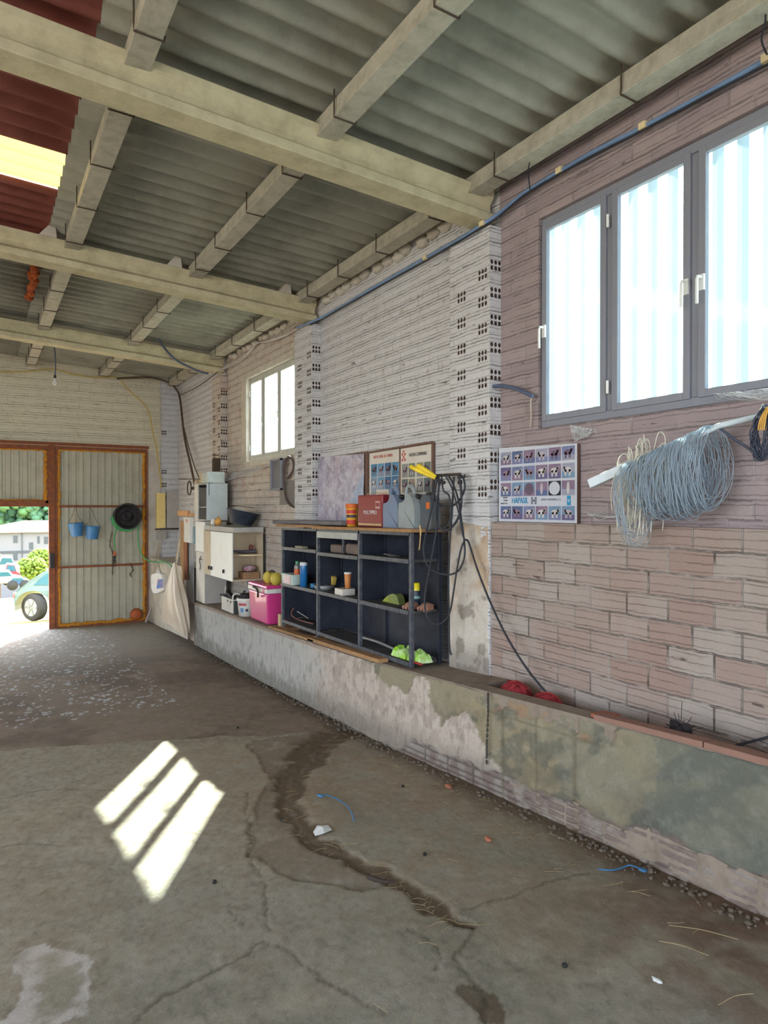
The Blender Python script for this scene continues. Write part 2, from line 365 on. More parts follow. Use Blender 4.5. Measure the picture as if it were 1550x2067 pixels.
# ================================================================ floor
FP = lambda px, py: onZ(px, py, zf_px(px, py))
def zf_px(px, py):
    z = -.2
    for _ in range(25): z = .5 * z + .5 * zf(onZ(px, py, z).y)
    return z
def fxy(pts): return [(lambda p: (p.x, p.y))(FP(*q)) for q in pts]
xs = np.concatenate([np.linspace(-5, -.3, 30)[:-1], np.arange(-.3, 2.545, .0125), [2.60]]); ys = np.concatenate([np.linspace(-6, 1.2, 24)[:-1], np.arange(1.2, 6.2, .0125), np.arange(6.2, 12.3, .03)])
GX, GY = np.meshgrid(xs, ys, indexing='ij')
Z = np.interp(GY, _FY, _FZ)
n1 = npnoise(GX, GY, 1.6, 1, 6); n2 = npnoise(GX, GY, 9, 2, 5); n3 = npnoise(GX, GY, 34, 3, 3); nw = npnoise(GX, GY, 4, 5, 5)
wx = GX + (npnoise(GX, GY, 5, 8, 5) - .5) * .16; wy = GY + (npnoise(GX, GY, 5, 9, 5) - .5) * .16
cwx = GX + (npnoise(GX, GY, 16, 18, 4) - .5) * .05; cwy = GY + (npnoise(GX, GY, 16, 19, 4) - .5) * .05
L3 = lambda c: np.array(lin(c)[:3])
con = L3((152, 145, 131)); con2 = L3((160, 151, 134)); brn = L3((134, 119, 102)); dirt = L3((98, 82, 64)); grn = L3((128, 125, 110)); drt2 = L3((140, 124, 110)); pal = L3((166, 160, 150))
def mixa(a, b, f): return a * (1 - f[..., None]) + b * f[..., None]
col = mixa(np.broadcast_to(con, GX.shape + (3,)), con2, sstep(.4, .6, n1))
col = mixa(col, grn, .7 * sstep(.44, .62, nw) * sstep(3.6, 1.6, GY))
col = mixa(col, brn, .55 * sstep(.40, .66, n2 * .45 + n1 * .25 + n3 * .3) * sstep(.6, 3.0, GY)); n4 = npnoise(GX, GY * .5, 60, 71, 3); col = col * (1 - .20 * sstep(.52, .74, n4)[..., None]); col = mixa(col, L3((176, 170, 156)), .22 * sstep(.58, .75, npnoise(GX * .5, GY, 48, 72, 3)))
warm = sstep(.9, 1.7, GX + (GY - 3.2) * .12) * sstep(5.2, 4.6, GY); col = mixa(col, L3((156, 138, 114)), warm * .5 * sstep(.25, .6, n1 * .5 + n2 * .5) * sstep(1.6, 2.4, GY)); col = mixa(col, L3((140, 122, 102)), .4 * sstep(.45, .6, npnoise(GX, GY, 2.2, 73, 5)) * sstep(1.4, 2.2, GX))
slab = sstep(-.5, 3, GX) * 0 + 1
lip = 5.77 - (wx - .13) * .42                         # far edge of the poured slab
far = sstep(-.03, .03, wy - lip)
chan = fxy([(700, 1468), (640, 1500), (590, 1560), (592, 1640), (640, 1690), (730, 1745), (830, 1800), (930, 1868)])
dch, rch = pdist(wx, wy, chan); wid = np.interp(rch, [0, .3, .5, .75, 1], [.16, .09, .05, .045, .02]) * (.5 + 1.1 * n2)
lake = inpoly(wx, wy, fxy([(560, 1484), (690, 1470), (640, 1510), (598, 1560), (585, 1600), (600, 1660), (660, 1700), (740, 1750), (790, 1790), (720, 1800), (600, 1780), (500, 1720), (520, 1640), (550, 1560), (500, 1500)])).astype(float)
cm = np.clip(sstep(wid * 1.4, wid * .7, dch), 0, 1)
col = mixa(col, brn * .86, lake * .6 * sstep(.3, .55, n2 + .1)); col = mixa(col, dirt, cm * .9)
fcol = mixa(np.broadcast_to(drt2, GX.shape + (3,)), brn, sstep(.42, .6, n2)); fcol = mixa(fcol, L3((104, 88, 76)), .65 * sstep(.46, .64, n1)); fcol = mixa(fcol, pal * .85, .8 * sstep(8.6, 10.6, GY + n1))
col = mixa(col, fcol, far)
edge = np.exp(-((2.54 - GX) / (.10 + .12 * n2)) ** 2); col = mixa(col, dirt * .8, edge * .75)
near_r = np.exp(-((GX - 2.3) / .45) ** 2) * sstep(2.5, 1.4, GY); col = mixa(col, L3((112, 82, 68)), near_r * .6 * sstep(.35, .6, n2))
bl = inpoly(wx, wy, fxy([(30, 1935), (110, 1900), (190, 1935), (175, 2030), (90, 2066), (20, 2066)])).astype(float) * sstep(.35, .6, n2)
col = mixa(col, L3((196, 188, 182)), bl * .8)
bird = ((npnoise(GX, GY, 26, 31, 2) > .73) & (GY > 6.4) & (GX < 1.6)).astype(float); col = mixa(col, L3((208, 212, 214)), bird * .8)
Z = Z + (n1 - .5) * .02 + (n2 - .5) * .006 + (n3 - .5) * .003 - cm * .012 - lake * .006 - far * .018
cr = np.zeros(GX.shape)
for pl, wd in ((fxy([(0, 1612), (90, 1592), (200, 1596), (330, 1600), (500, 1612)]), .0055), (fxy([(0, 1710), (60, 1700), (130, 1708)]), .005),
               (fxy([(270, 2066), (330, 2010), (420, 1965), (500, 1925), (530, 1900)]), .008), (fxy([(530, 1900), (560, 1905), (640, 1970), (730, 2020), (775, 2050)]), .0055),
               (fxy([(500, 1680), (505, 1740), (530, 1780), (540, 1850), (545, 1880)]), .005), (fxy([(930, 1832), (1010, 1816), (1080, 1790), (1150, 1765), (1190, 1760)]), .0065),
               (fxy([(950, 1880), (935, 1905), (920, 1930), (945, 1960), (975, 2000), (985, 2066)]), .008), (fxy([(820, 1870), (870, 1900), (890, 1925), (885, 1950)]), .005),
               (fxy([(500, 1600), (495, 1640), (505, 1665)]), .005), (fxy([(460, 1822), (475, 1850), (490, 1870)]), .005)):
    d, _ = pdist(cwx, cwy, pl); cr = np.maximum(cr, sstep(wd * 1.5, wd * .3, d) * .8)
mud = inpoly(wx, wy, fxy([(930, 1990), (960, 1975), (990, 2010), (985, 2067), (950, 2067)])).astype(float)
col = mixa(col, dirt * .8, np.maximum(mud * .8, 0)); col = mixa(col, L3((84, 76, 62)), cr * .7); Z -= cr * .004
floor = struct(gridobj('floor', np.stack([GX, GY, Z], -1), col, m_attr_floor))

# ================================================================ bench along the right wall
def bench_front():
    yy = np.concatenate([np.arange(-1, 1.3, .1), np.arange(1.3, 9.4, .014)]); hh = np.arange(0, .5851, .0115)
    Yg, H = np.meshgrid(yy, hh, indexing='ij'); zb_ = np.interp(Yg, _FY, _FZ)
    a = npnoise(Yg, H, 3, 41, 6); b = npnoise(Yg, H, 14, 42, 5); c = npnoise(Yg, H * .3, 40, 43, 3)
    yw = Yg + (npnoise(Yg, H, 7, 44, 5) - .5) * .22; hw = H + (npnoise(Yg, H, 7, 45, 5) - .5) * .12
    mor = L3((146, 136, 114)); green = L3((128, 125, 108)); yel = L3((158, 144, 114)); pink = L3((192, 178, 166)); blu = L3((184, 181, 175)); brk = L3((126, 110, 103)); grime = L3((96, 88, 78))
    col = np.broadcast_to(mor, Yg.shape + (3,)); col = mixa(col, green, sstep(3.4, 2.0, yw) * .7); col = mixa(col, yel, .8 * sstep(.42, .6, a) * sstep(1.9, 2.3, yw) * sstep(3.6, 3.1, yw))
    col = mixa(col, L3((96, 98, 92)), .8 * sstep(.5, .6, npnoise(Yg + H * 1.4, H * .5, 4, 46, 4)) * sstep(2.9, 2.0, yw))
    col = mixa(col, L3((88, 82, 74)), .5 * sstep(.42, .66, b * .35 + a * .65 + .12 - H * .5) * (yw > 1.9)); col = mixa(col, L3((92, 92, 84)), .6 * sstep(.56, .66, npnoise(Yg * 1.5 + H * 2, H * 2 - Yg, 3, 48, 5))); panel = ((yw < 1.95) & (hw > .04)).astype(float); col = mixa(col, L3((106, 108, 98)), panel * .6)
    hb = np.interp(yw, [2.86, 3.0, 3.2, 3.37, 3.6, 3.74, 4.2, 9], [0, .13, .33, .42, .30, .55, .62, .64]); pm = (hw < hb).astype(float)
    gap = inpoly(yw, hw, [(3.78, .60), (4.5, .62), (4.42, .50), (4.15, .42), (3.9, .46)]).astype(float); pm = pm * (1 - gap)
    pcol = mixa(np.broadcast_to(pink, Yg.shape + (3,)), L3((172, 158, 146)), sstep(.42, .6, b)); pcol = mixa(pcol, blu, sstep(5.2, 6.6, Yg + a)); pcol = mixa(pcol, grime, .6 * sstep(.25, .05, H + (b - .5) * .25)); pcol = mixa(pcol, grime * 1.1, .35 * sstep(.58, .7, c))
    col = mixa(col, pcol, pm)
    # brick course left bare along the foot
    foot = sstep(.012, -.012, hw - np.interp(Yg, [1.3, 3.4, 3.9, 4.05], [.165, .13, .10, 0])) * (Yg < 4.1)
    u = (Yg / .25) % 1; gr = (np.abs(((H / .04) % 1) - .5) < .14) | (np.minimum(u, 1 - u) < .022)
    bcol = mixa(np.broadcast_to(brk, Yg.shape + (3,)), L3((146, 136, 128)), sstep(.4, .6, b)); bcol = mixa(bcol, L3((74, 66, 62)), gr * .75)
    col = mixa(col, bcol, foot)
    # chipped arris with raw clay
    chip = ((H > .50 + (b - .5) * .12) & (yw > 2.15) & (yw < 3.15)).astype(float); u2 = (Yg / .27) % 1; jn = ((np.minimum(u2, 1 - u2) < .04) | (np.abs(H - .47) < .007)) & (yw > 2.2) & (yw < 3.1)
    col = mixa(col, L3((166, 122, 94)), chip * .5 * sstep(.5, .6, npnoise(Yg, H, 11, 47, 4))); col = mixa(col, L3((98, 88, 68)), jn * .45)
    col = mixa(col, L3((160, 138, 122)), ((H > .545) & (Yg > 5.2)) * .8)
    X = 2.54 + (a - .5) * .022 + (b - .5) * .008 - pm * .010 + foot * .012 + foot * gr * .006 + chip * .018 + jn * .004
    # rounded top edge
    X = X + sstep(.555, .585, H) * .012
    P = np.stack([X, Yg, zb_ + H - .002 - (b - .5) * .012 * (H > .57)], -1)
    return struct(gridobj('wall_bench_front', P, col, m_attr_wall, True))
bench_front()
bm_ = MB()
def yzbox(mb, x0, x1, ya, yb, lo, hi, n, m=0):
    """a block whose bottom and top follow the falling floor"""
    for i in range(n):
        a, b = ya + (yb - ya) * i / n, ya + (yb - ya) * (i + 1) / n
        P = [(x0, a, lo(a)), (x1, a, lo(a)), (x1, b, lo(b)), (x0, b, lo(b)), (x0, a, hi(a)), (x1, a, hi(a)), (x1, b, hi(b)), (x0, b, hi(b))]
        f = [(3, 2, 1, 0), (4, 5, 6, 7), (1, 2, 6, 5), (3, 0, 4, 7)]
        if i == 0: f.append((0, 1, 5, 4))
        if i == n - 1: f.append((2, 3, 7, 6))
        mb.add(P, f, m)
m_btop = M('bench_top_dirt', (146, 132, 118), .95, dirt=(104, 90, 76), amt=.7, sc=9, bp=.9, bsc=60)
yzbox(bm_, 2.556, 2.99, 3.30, 9.4, lambda y: zf(y) - .05, lambda y: zb(y) - .004, 20)
yzbox(bm_, 2.556, 2.665, -1, 3.30, lambda y: zf(y) - .05, lambda y: zb(y) - .004, 12)
yzbox(bm_, 2.66, 2.99, -1, 3.30, lambda y: zf(y) - .05, lambda y: zb(y) - .13, 12)
struct(bm_.build('wall_bench', [m_btop]))

# ================================================================ right wall, three bays and pilasters
XW, XF, XO = 2.965, 2.87, 3.055
TOP = 3.635
def wallbox(mb, y0, y1, z0, z1, m=0, x0=XW, x1=XO): mb.box(x0, x1, y0, y1, z0, z1, m)
W1 = (-.10, 3.135, 1.985, 3.275); W2 = (6.93, 8.52, 2.06, 3.18)          # window openings: y0, y1, z0, z1
b1 = MB()
wallbox(b1, -6, W1[0], -.7, TOP); wallbox(b1, W1[0], W1[1], -.7, W1[2]); wallbox(b1, W1[0], W1[1], W1[3], TOP); wallbox(b1, W1[1], 3.50, -.7, TOP)
struct(b1.build('wall_right_near', [m_upper]))
b1 = MB(); b1.box(2.883, XW + .001, -6, 3.485, -.2, 1.405)
low = struct(b1.build('wall_right_dado', [m_lower]))
b2 = MB(); wallbox(b2, 3.50, 6.30, -.7, TOP); struct(b2.build('wall_right_middle', [m_white]))
b3 = MB(); wallbox(b3, 6.30, W2[0], -.7, TOP); wallbox(b3, W2[0], W2[1], -.7, W2[2]); wallbox(b3, W2[0], W2[1], W2[3], TOP); wallbox(b3, W2[1], 9.36, -.7, TOP)
struct(b3.build('wall_right_window_bay', [m_mid]))
b4 = MB(); b4.box(2.90, XO, 9.36, 12.1, -.7, TOP); struct(b4.build('wall_right_corner', [m_white]))
def pilaster(name, y0, wd, ztop, mat, front=XF, back=XW + .002, zlow=1.55, z0=None):
    """near side face and front face carry brick ends with sunk holes every second course"""
    p = MB(); y1 = y0 + wd; zlo = z0 if z0 is not None else zb(y0) - .03; dz = back - front
    H, P_ = .078, .18
    zs = [zlow + .06 + k * P_ for k in range(int((ztop - zlow - .1) / P_))]
    # side face
    lo = zlo
    for z in zs:
        p.add([(front, y0, lo), (back, y0, lo), (back, y0, z), (front, y0, z)], [(0, 1, 2, 3)])
        p.holes((front, y0, z), (1, 0, 0), (0, 0, 1), (0, -1, 0), dz, H, 3, 2, .0122, .05); lo = z + H
    p.add([(front, y0, lo), (back, y0, lo), (back, y0, ztop), (front, y0, ztop)], [(0, 1, 2, 3)])
    # front face: columns at the two edges, offset by a course
    cw = .10; cols = [(y0 + .025, [z - P_ * .25 for z in zs]), (y0 + .025 + cw + .13, [z - P_ * .75 for z in zs if z - P_ * .75 > zlow])]
    y = y0
    for (cy, zz) in cols:
        p.add([(front, y, zlo), (front, cy, zlo), (front, cy, ztop), (front, y, ztop)], [(3, 2, 1, 0)])
        lo = zlo
        for z in zz:
            p.add([(front, cy, lo), (front, cy + cw, lo), (front, cy + cw, z), (front, cy, z)], [(3, 2, 1, 0)])
            p.holes((front, cy + cw, z), (0, -1, 0), (0, 0, 1), (-1, 0, 0), cw, H, 3, 2, .0122, .05); lo = z + H
        p.add([(front, cy, lo), (front, cy + cw, lo), (front, cy + cw, ztop), (front, cy, ztop)], [(3, 2, 1, 0)]); y = cy + cw
    p.add([(front, y, zlo), (front, y1, zlo), (front, y1, ztop), (front, y, ztop)], [(3, 2, 1, 0)])
    p.add([(front, y1, zlo), (back, y1, zlo), (back, y1, ztop), (front, y1, ztop)], [(3, 2, 1, 0)])
    p.add([(front, y0, ztop), (back, y0, ztop), (back, y1, ztop), (front, y1, ztop)], [(0, 1, 2, 3)])
    return struct(p.build(name, [mat, m_hole], fix=False))
pilaster('wall_pilaster_near', 3.485, .44, 3.345, m_white)
pilaster('wall_pilaster_middle', 6.26, .44, 3.345, m_white)
pilaster('wall_pilaster_far', 9.28, .40, 3.345, m_mid)
# rough plaster skin on the foot of the near pilaster
sk = MB(); rr = random.Random(4)
Yk = np.linspace(3.487, 3.925, 40); Zk = np.linspace(.37, 1.43, 74); YY, ZZ = np.meshgrid(Yk, Zk, indexing='ij')
aa = npnoise(YY, ZZ, 9, 61, 6); bb = npnoise(YY, ZZ, 4, 62, 4)
ck = mixa(np.broadcast_to(L3((206, 196, 184)), YY.shape + (3,)), L3((186, 156, 124)), .7 * sstep(.48, .62, bb)); ck = mixa(ck, L3((120, 108, 98)), .6 * sstep(.58, .66, aa)); ck = mixa(ck, L3((128, 118, 112)), .6 * sstep(.62, .45, ZZ))
Xk = 2.864 - (aa - .45) * .03 + .02 * sstep(1.36, 1.43, ZZ) + .012 * sstep(3.51, 3.487, YY) 
struct(gridobj('wall_plaster_skin', np.stack([Xk, YY, ZZ], -1), ck, m_attr_wall, True))
# rubble bed on top of the walls under the eaves
rb = MB(); rr = random.Random(9)
for y in np.arange(3.75, 6.2, .17): rb.blob((XW - .01, y + rr.uniform(-.04, .04), TOP - .08 + rr.uniform(-.01, .02)), (.05, .08, .045), 0, .3, rr.randint(0, 99))
for y in np.arange(6.6, 9.2, .19): rb.blob((XW, y + rr.uniform(-.04, .04), TOP - .08 + rr.uniform(-.02, .02)), (.05, .08, .04), 0, .3, rr.randint(0, 99))
struct(rb.build('wall_top_mortar_bed', [m_plast]))

# ================================================================ windows
def window(name, Yn, Yf, z0, z1, x, sashes, fm, handles, hinges, head=None):
    """frame across the opening, glazed sashes between mullions; Yn near end, Yf far end"""
    root = bpy.data.objects.new(name, None); C.objects.link(root); root.location = (x, (Yn + Yf) / 2, z0); root['kind'] = 'structure'
    d = .035
    f = MB(); f.box(x, x + d, Yn + .03, Yf - .03, z0, z0 + .045); f.box(x, x + d, Yn + .03, Yf - .03, z1 - .05, z1); f.box(x, x + d, Yf - .03, Yf, z0, z1); f.box(x, x + d, Yn, Yn + .03, z0, z1)
    for i in range(len(sashes) - 1):
        ya, yb = sashes[i][0], sashes[i + 1][1]; f.box(x + .004, x + d - .002, yb, ya, z0 + .046, z1 - .051)
    f.build('window_frame', [fm], root, .003)
    for i, (a, b) in enumerate(sashes):            # a near, b far
        s = MB(); t = .038; xx = x - .012; zz0, zz1 = z0 + .038, z1 - .042
        s.box(xx, xx + .03, a + t, b - t, zz0, zz0 + t); s.box(xx, xx + .03, a + t, b - t, zz1 - t, zz1); s.box(xx, xx + .03, a, a + t, zz0, zz1); s.box(xx, xx + .03, b - t, b, zz0, zz1)
        so_ = s.build('sash', [fm], root, .003)
        g = MB(); g.box(xx + .014, xx + .018, a + t * .9, b - t * .9, zz0 + t * .9, zz1 - t * .9); g.build('pane', [m_glass], so_)
        if i in handles:
            h = MB(); yy = handles[i]; zc = z0 + (z1 - z0) * .42; h.box(xx - .012, xx, yy - .013, yy + .013, zc + .01, zc + .085); h.tube([(xx - .012, yy, zc + .07), (xx - .04, yy, zc + .07), (xx - .045, yy, zc + .055), (xx - .045, yy, zc - .06)], .0075, 8)
            h.build('sash_handle', [m_whitep], so_)
    for yy in hinges:
        for zc in (z0 + .17, z1 - .2):
            h = MB(); h.tube([(x - .02, yy, zc - .035), (x - .02, yy, zc + .035)], .008, 8); h.build('hinge', [m_whitep], root)
    return root
window('window_1', W1[0] + .02, W1[1] - .01, W1[2] + .005, W1[3] - .005, 2.985, [(2.62, 3.115), (2.10, 2.575), (1.585, 2.055), (1.09, 1.55), (.56, 1.05), (-.05, .52)], m_frame, {0: 3.09, 1: 2.115, 2: 2.03}, [2.597, 1.568])
window('window_2', W2[0] + .005, W2[1] - .03, W2[2] + .03, W2[3] - .02, 3.01, [(8.00, 8.45), (7.47, 7.96), (6.97, 7.44)], m_frame2, {0: 8.02, 1: 7.49}, [8.44])
s_ = MB(); s_.box(2.952, 3.01, 8.47, 8.66, 2.03, 3.20); s_.box(2.954, 3.01, 6.86, 8.64, 3.15, 3.235); s_.box(2.955, 3.0, 6.90, 8.60, 2.02, 2.085)
struct(s_.build('window_2_reveal', [m_plast], None, .008))
def ribbed(name, x, y0, y1, z0, z1, mat, per=.125, dp=.022, par=None, ax='Y', rib=None):
    """upright trapezoid-ribbed sheet"""
    p = MB(); prof = []; y = y0
    while y < y1:
        for dy, dx in ((0, 0), (per * .52, 0), (per * .62, dp), (per * .9, dp)): prof.append((min(y + dy, y1), dx))
        y += per
    prof.append((y1, 0)); t = .0012
    for (ya, xa), (yb, xb) in zip(prof[:-1], prof[1:]):
        if yb - ya < 1e-5: continue
        if ax == 'Y': q = [(x + xa, ya, z0), (x + xb, yb, z0), (x + xb, yb, z1), (x + xa, ya, z1)]
        else: q = [(ya, x + xa, z0), (yb, x + xb, z0), (yb, x + xb, z1), (ya, x + xa, z1)]
        p.add(q, [(0, 1, 2, 3)], 1 if (rib and xa + xb > dp * .5) else 0)
    o = p.build(name, [mat] + ([rib] if rib else []), par)
    if not rib: sd = o.modifiers.new('thick', 'SOLIDIFY'); sd.thickness = .0015
    return o
tag(ribbed('ribbed_clear_panel', 3.075, -.2, 3.20, 1.90, 3.45, m_clear, rib=m_rib), 'ribbed translucent plastic sheet outside the big near window', 'plastic sheet')
tag(ribbed('ribbed_clear_panel', 3.075, 6.8, 8.62, 1.95, 3.20, m_clear2, .11, rib=m_rib2), 'ribbed translucent plastic sheet outside the small window above the shelves', 'plastic sheet')

# ================================================================ far wall, gate
YF = 11.9
fb = MB(); GX0, GX1, GZ = -.62, 2.43, 2.45
fb.box(-5.1, GX0, YF, YF + .2, -.7, 3.9); fb.box(GX0, 2.64, YF, YF + .2, GZ, 3.86); fb.box(GX0, 2.64, YF - .03, YF, GZ + .02, GZ + .16)
struct(fb.build('wall_far', [m_far]))
fb = MB(); fb.box(GX1, 2.64, YF, YF + .2, -.7, GZ); struct(fb.build('wall_far_jamb', [m_plast], None, .01))
def far_pil():
    p = MB(); y = 11.80; x0, x1 = 2.63, 2.91; lo = -.45; top = 3.70
    zs = [1.66, 1.80, 1.94, 2.08]
    cw = .09
    p.add([(x0 + cw, y, lo), (x1, y, lo), (x1, y, top), (x0 + cw, y, top)], [(0, 1, 2, 3)])
    for z in (1.40, 1.62, 1.84, 2.06, 2.72):
        p.add([(x0, y, lo), (x0 + cw, y, lo), (x0 + cw, y, z), (x0, y, z)], [(0, 1, 2, 3)]); p.holes((x0, y, z), (1, 0, 0), (0, 0, 1), (0, -1, 0), cw, .078, 3, 2, .0122, .05); lo = z + .078
    p.add([(x0, y, lo), (x0 + cw, y, lo), (x0 + cw, y, top), (x0, y, top)], [(0, 1, 2, 3)])
    p.add([(x0, y, -.45), (x0, y + .12, -.45), (x0, y + .12, top), (x0, y, top)], [(3, 2, 1, 0)])
    struct(p.build('wall_pilaster_corner', [m_white, m_hole], fix=False))
far_pil()
# plastered block at the foot of the corner
pb = MB(); pb.add([(2.56, 9.86, -.5), (2.92, 9.86, -.5), (2.92, 11.85, -.5), (2.44, 11.85, -.5), (2.58, 9.86, .62), (2.92, 9.86, .62), (2.92, 11.85, .66), (2.46, 11.85, .66)], [(3, 2, 1, 0), (4, 5, 6, 7), (1, 2, 6, 5), (2, 3, 7, 6), (3, 0, 4, 7)])
pb.add([(2.56, 9.86, -.5), (2.92, 9.86, -.5), (2.92, 9.86, .62), (2.58, 9.86, .62)], [(0, 1, 2, 3)], 1)  # near end coloured dark for the soil and shade of the gap
pl_ = struct(pb.build('wall_corner_plinth', [M('plinth_plaster', (206, 198, 182), .93, dirt=(150, 148, 144), amt=.7, sc=4, bp=.6, bsc=40), M('gap_soil_shade', (84, 74, 64), .95, bp=.6)]))
# unseen sides of the shed, opened to the yard to let daylight in
wb = MB(); wb.box(-5.1, -4.95, -6, -1.5, -.7, 4.2); wb.box(-5.1, -4.95, 4.5, 12.1, -.7, 4.2); wb.box(-5.1, -4.95, -1.5, 4.5, 3.3, 4.2)
struct(wb.build('wall_left', [m_white]))
wb = MB(); wb.box(-5.1, -3.6, -6.1, -5.95, -.3, 4.2); wb.box(2.0, 3.12, -6.1, -5.95, -.3, 4.0); wb.box(-3.6, 2.0, -6.1, -5.95, 3.4, 4.0)
struct(wb.build('wall_back', [m_white]))

# ================================================================ roof
def corr(name, x0, x1, y0, y1, mat, dz=0, per=.177, amp=.029, thick=.006, nx=2, ph=0):
    p = MB(); n = int((y1 - y0) / per * 12) + 1; V = []; F = []
    X = np.linspace(x0, x1, nx + 1)
    for i, x in enumerate(X):
        for k in range(n + 1):
            y = y0 + (y1 - y0) * k / n; V.append((x, y, zr(x) + dz + amp * math.sin(2 * math.pi * (y + ph) / per)))
    for i in range(nx):
        for k in range(n): F.append((i * (n + 1) + k, i * (n + 1) + k + 1, (i + 1) * (n + 1) + k + 1, (i + 1) * (n + 1) + k))
    p.add(V, F, 0, True); o = p.build(name, [mat], None, fix=False)
    
    if thick > .003: sd = o.modifiers.new('thick', 'SOLIDIFY'); sd.thickness = thick
    return o
ceil = struct(corr('ceiling', .50, 3.42, -6.2, 12.4, m_fib, 0, nx=4))
struct(corr('ceiling_upper', -5.3, .56, 6.62, 12.4, m_fib, .012, nx=2))
struct(corr('ceiling_upper_near', -5.3, .56, -6.2, 1.0, m_fib, .012, nx=2))
tag(corr('roof_sheet', -5.3, .54, 1.0, 4.98, m_red, .012), 'dull red corrugated roof sheeting nearest the camera, left of the yellow skylight edge', 'roof sheet', 'red roof sheeting')
tag(corr('roof_sheet', -5.3, .54, 5.57, 6.62, m_red, .012), 'dull red corrugated roof strip beyond the glowing yellow skylight', 'roof sheet', 'red roof sheeting')
tag(corr('skylight', -5.3, .54, 4.98, 5.57, m_sky, .018, thick=.002), 'glowing yellow translucent corrugated skylight sheet in the roof', 'skylight')
SB = .062
def beam(y0, y1, label, tail=-5.0, xe=2.93):
    """precast I beam climbing away from the wall"""
    yc = (y0 + y1) / 2; hw = (y1 - y0) / 2; P = [(-hw, 0), (hw, 0), (hw, .055), (hw * .45, .085), (hw * .42, .13), (hw * .9, .175), (hw * .95, .215), (-hw * .95, .215), (-hw * .9, .175), (-hw * .42, .13), (-hw * .45, .085), (-hw, .055)]
    b = MB(); zz = lambda x: 3.555 - SB * x
    b.prism([(tail, yc + a, zz(tail) + h) for a, h in P], (xe - tail, 0, -(xe - tail) * SB))
    return tag(b.build('concrete_beam', [m_conc], None, .006), label, 'beam', 'sloping concrete roof beams')
beam(3.50, 3.68, 'pale yellowish concrete roof beam nearest the camera, ending over the pillar beside the big window')
beam(6.26, 6.44, 'middle concrete roof beam, ending over the pillar right of the small window')
beam(9.28, 9.46, 'farthest concrete roof beam, ending just left of the small window')
pur_x = {'along the wall': 2.785, 'second out from the wall': 1.71, 'third out from the wall': .675}
bays = [(-6, 3.60, 'in the bay nearest the camera'), (3.60, 6.36, 'between the nearest and middle beams'), (6.36, 9.38, 'between the middle and farthest beams'), (9.38, 11.92, 'between the farthest beam and the gate wall')]
pm0 = None
for (pn, px_) in pur_x.items():
    for bi, (ya, yb, bn) in enumerate(bays):
        zz = 3.71 - .062 * px_ + (.004 if bi % 2 else 0); hw = .063; r_ = thing('concrete_purlin', (px_, (ya + yb) / 2, zz), 'grey concrete purlin ' + pn + ', ' + bn, 'purlin', 'concrete roof purlins')
        b = MB(); P = [(-hw, 0), (hw, 0), (hw * .88, .05), (hw * .85, .105), (-hw * .85, .105), (-hw * .88, .05)]
        b.prism([(px_ + a, ya + .004, zz + h) for a, h in P], (0, yb - ya - .008, 0)); b.build('rail', [m_purl], r_, .004)
        y0 = max(ya, .9); k = max(2, int((yb - y0) / .62)) if bi else 3
        for i in range(k):
            yy = y0 + (yb - y0) * (i + .6) / k + random.uniform(-.06, .06); c = MB(); e = hw + .006
            c.tube([(px_ - e, yy, zz + .14), (px_ - e, yy, zz + .03), (px_ - e, yy + .004, zz - .006), (px_ + e, yy + .01, zz - .006), (px_ + e + .004, yy + .01, zz + .02)], .0045, 6); c.build('tie_wire', [m_wire], r_)
sp_ = [(Vector((1.55, 0, 0)), 'beside the second purlin'), (Vector((2.62, 0, 0)), 'beside the purlin along the wall'), (Vector((.52, 0, 0)), 'beside the third purlin')]
for q, l in sp_:
    b = MB(); z0 = 3.765 - SB * q.x; x = q.x
    b.prism([(x - .11, 6.275, z0), (x + .04, 6.275, z0), (x + .03, 6.275, z0 + .10), (x - .02, 6.275, z0 + .11)], (0, .12, 0))
    tag(b.build('mortar_wedge', [m_plast], None, .006), 'small pale mortar wedge on the middle beam ' + l, 'wedge', 'mortar wedges on the middle beam')
fo = MB(); rr = random.Random(3); p0 = onP(72, 540, (0, 0, 3.80), (0.062, 0, 1)); p1 = onP(58, 600, (0, 0, 3.80), (0.062, 0, 1))
for i in range(14):
    q = p0.lerp(p1, i / 13); fo.blob(q + Vector((rr.uniform(-.02, .02), 0, rr.uniform(-.02, .01))), (.035, .07, .03), 0, .5, i)
tag(fo.build('foam_seal', [M('rusty_foam', (176, 84, 34), .9, dirt=(120, 56, 30), bp=.6)], None, fix=False), 'lumpy rust orange foam bead along a joint between far roof sheets', 'foam bead')

# ================================================================ yard beyond the gate
yd = MB(); m_pave = M('sunlit_concrete', (150, 142, 124), .95, dirt=(126, 118, 98), amt=.5, sc=2); m_grass = M('dry_grass', (128, 116, 56), 1., dirt=(104, 104, 48), amt=.8, sc=2.5, bp=.8, bsc=30)
def strip(mb, prof, xa, xb):
    for (y0, z0), (y1, z1) in zip(prof[:-1], prof[1:]): mb.add([(xa, y0, z0), (xb, y0, z0), (xb, y1, z1), (xa, y1, z1)], [(0, 1, 2, 3)])
strip(yd, [(12.28, -.41), (13.4, -.56), (15.2, -.83)], -9, 7); struct(yd.build('trim_1', [m_pave]))
g = MB(); strip(g, [(15.2, -.84), (19, -1.32), (30, -2.0), (60, -7.0), (130, -13.6), (330, -14)], -120, 120)
struct(g.build('trim_2', [m_grass]))
g = MB(); g.box(3.14, 40, -12, 13.4, -.9, -.42); g.box(-40, -5.12, -12, 12.28, -.9, -.1); g.box(-5.12, 3.14, -14, -6.1, -.9, -.02); struct(g.build('trim_3', [m_pave]))

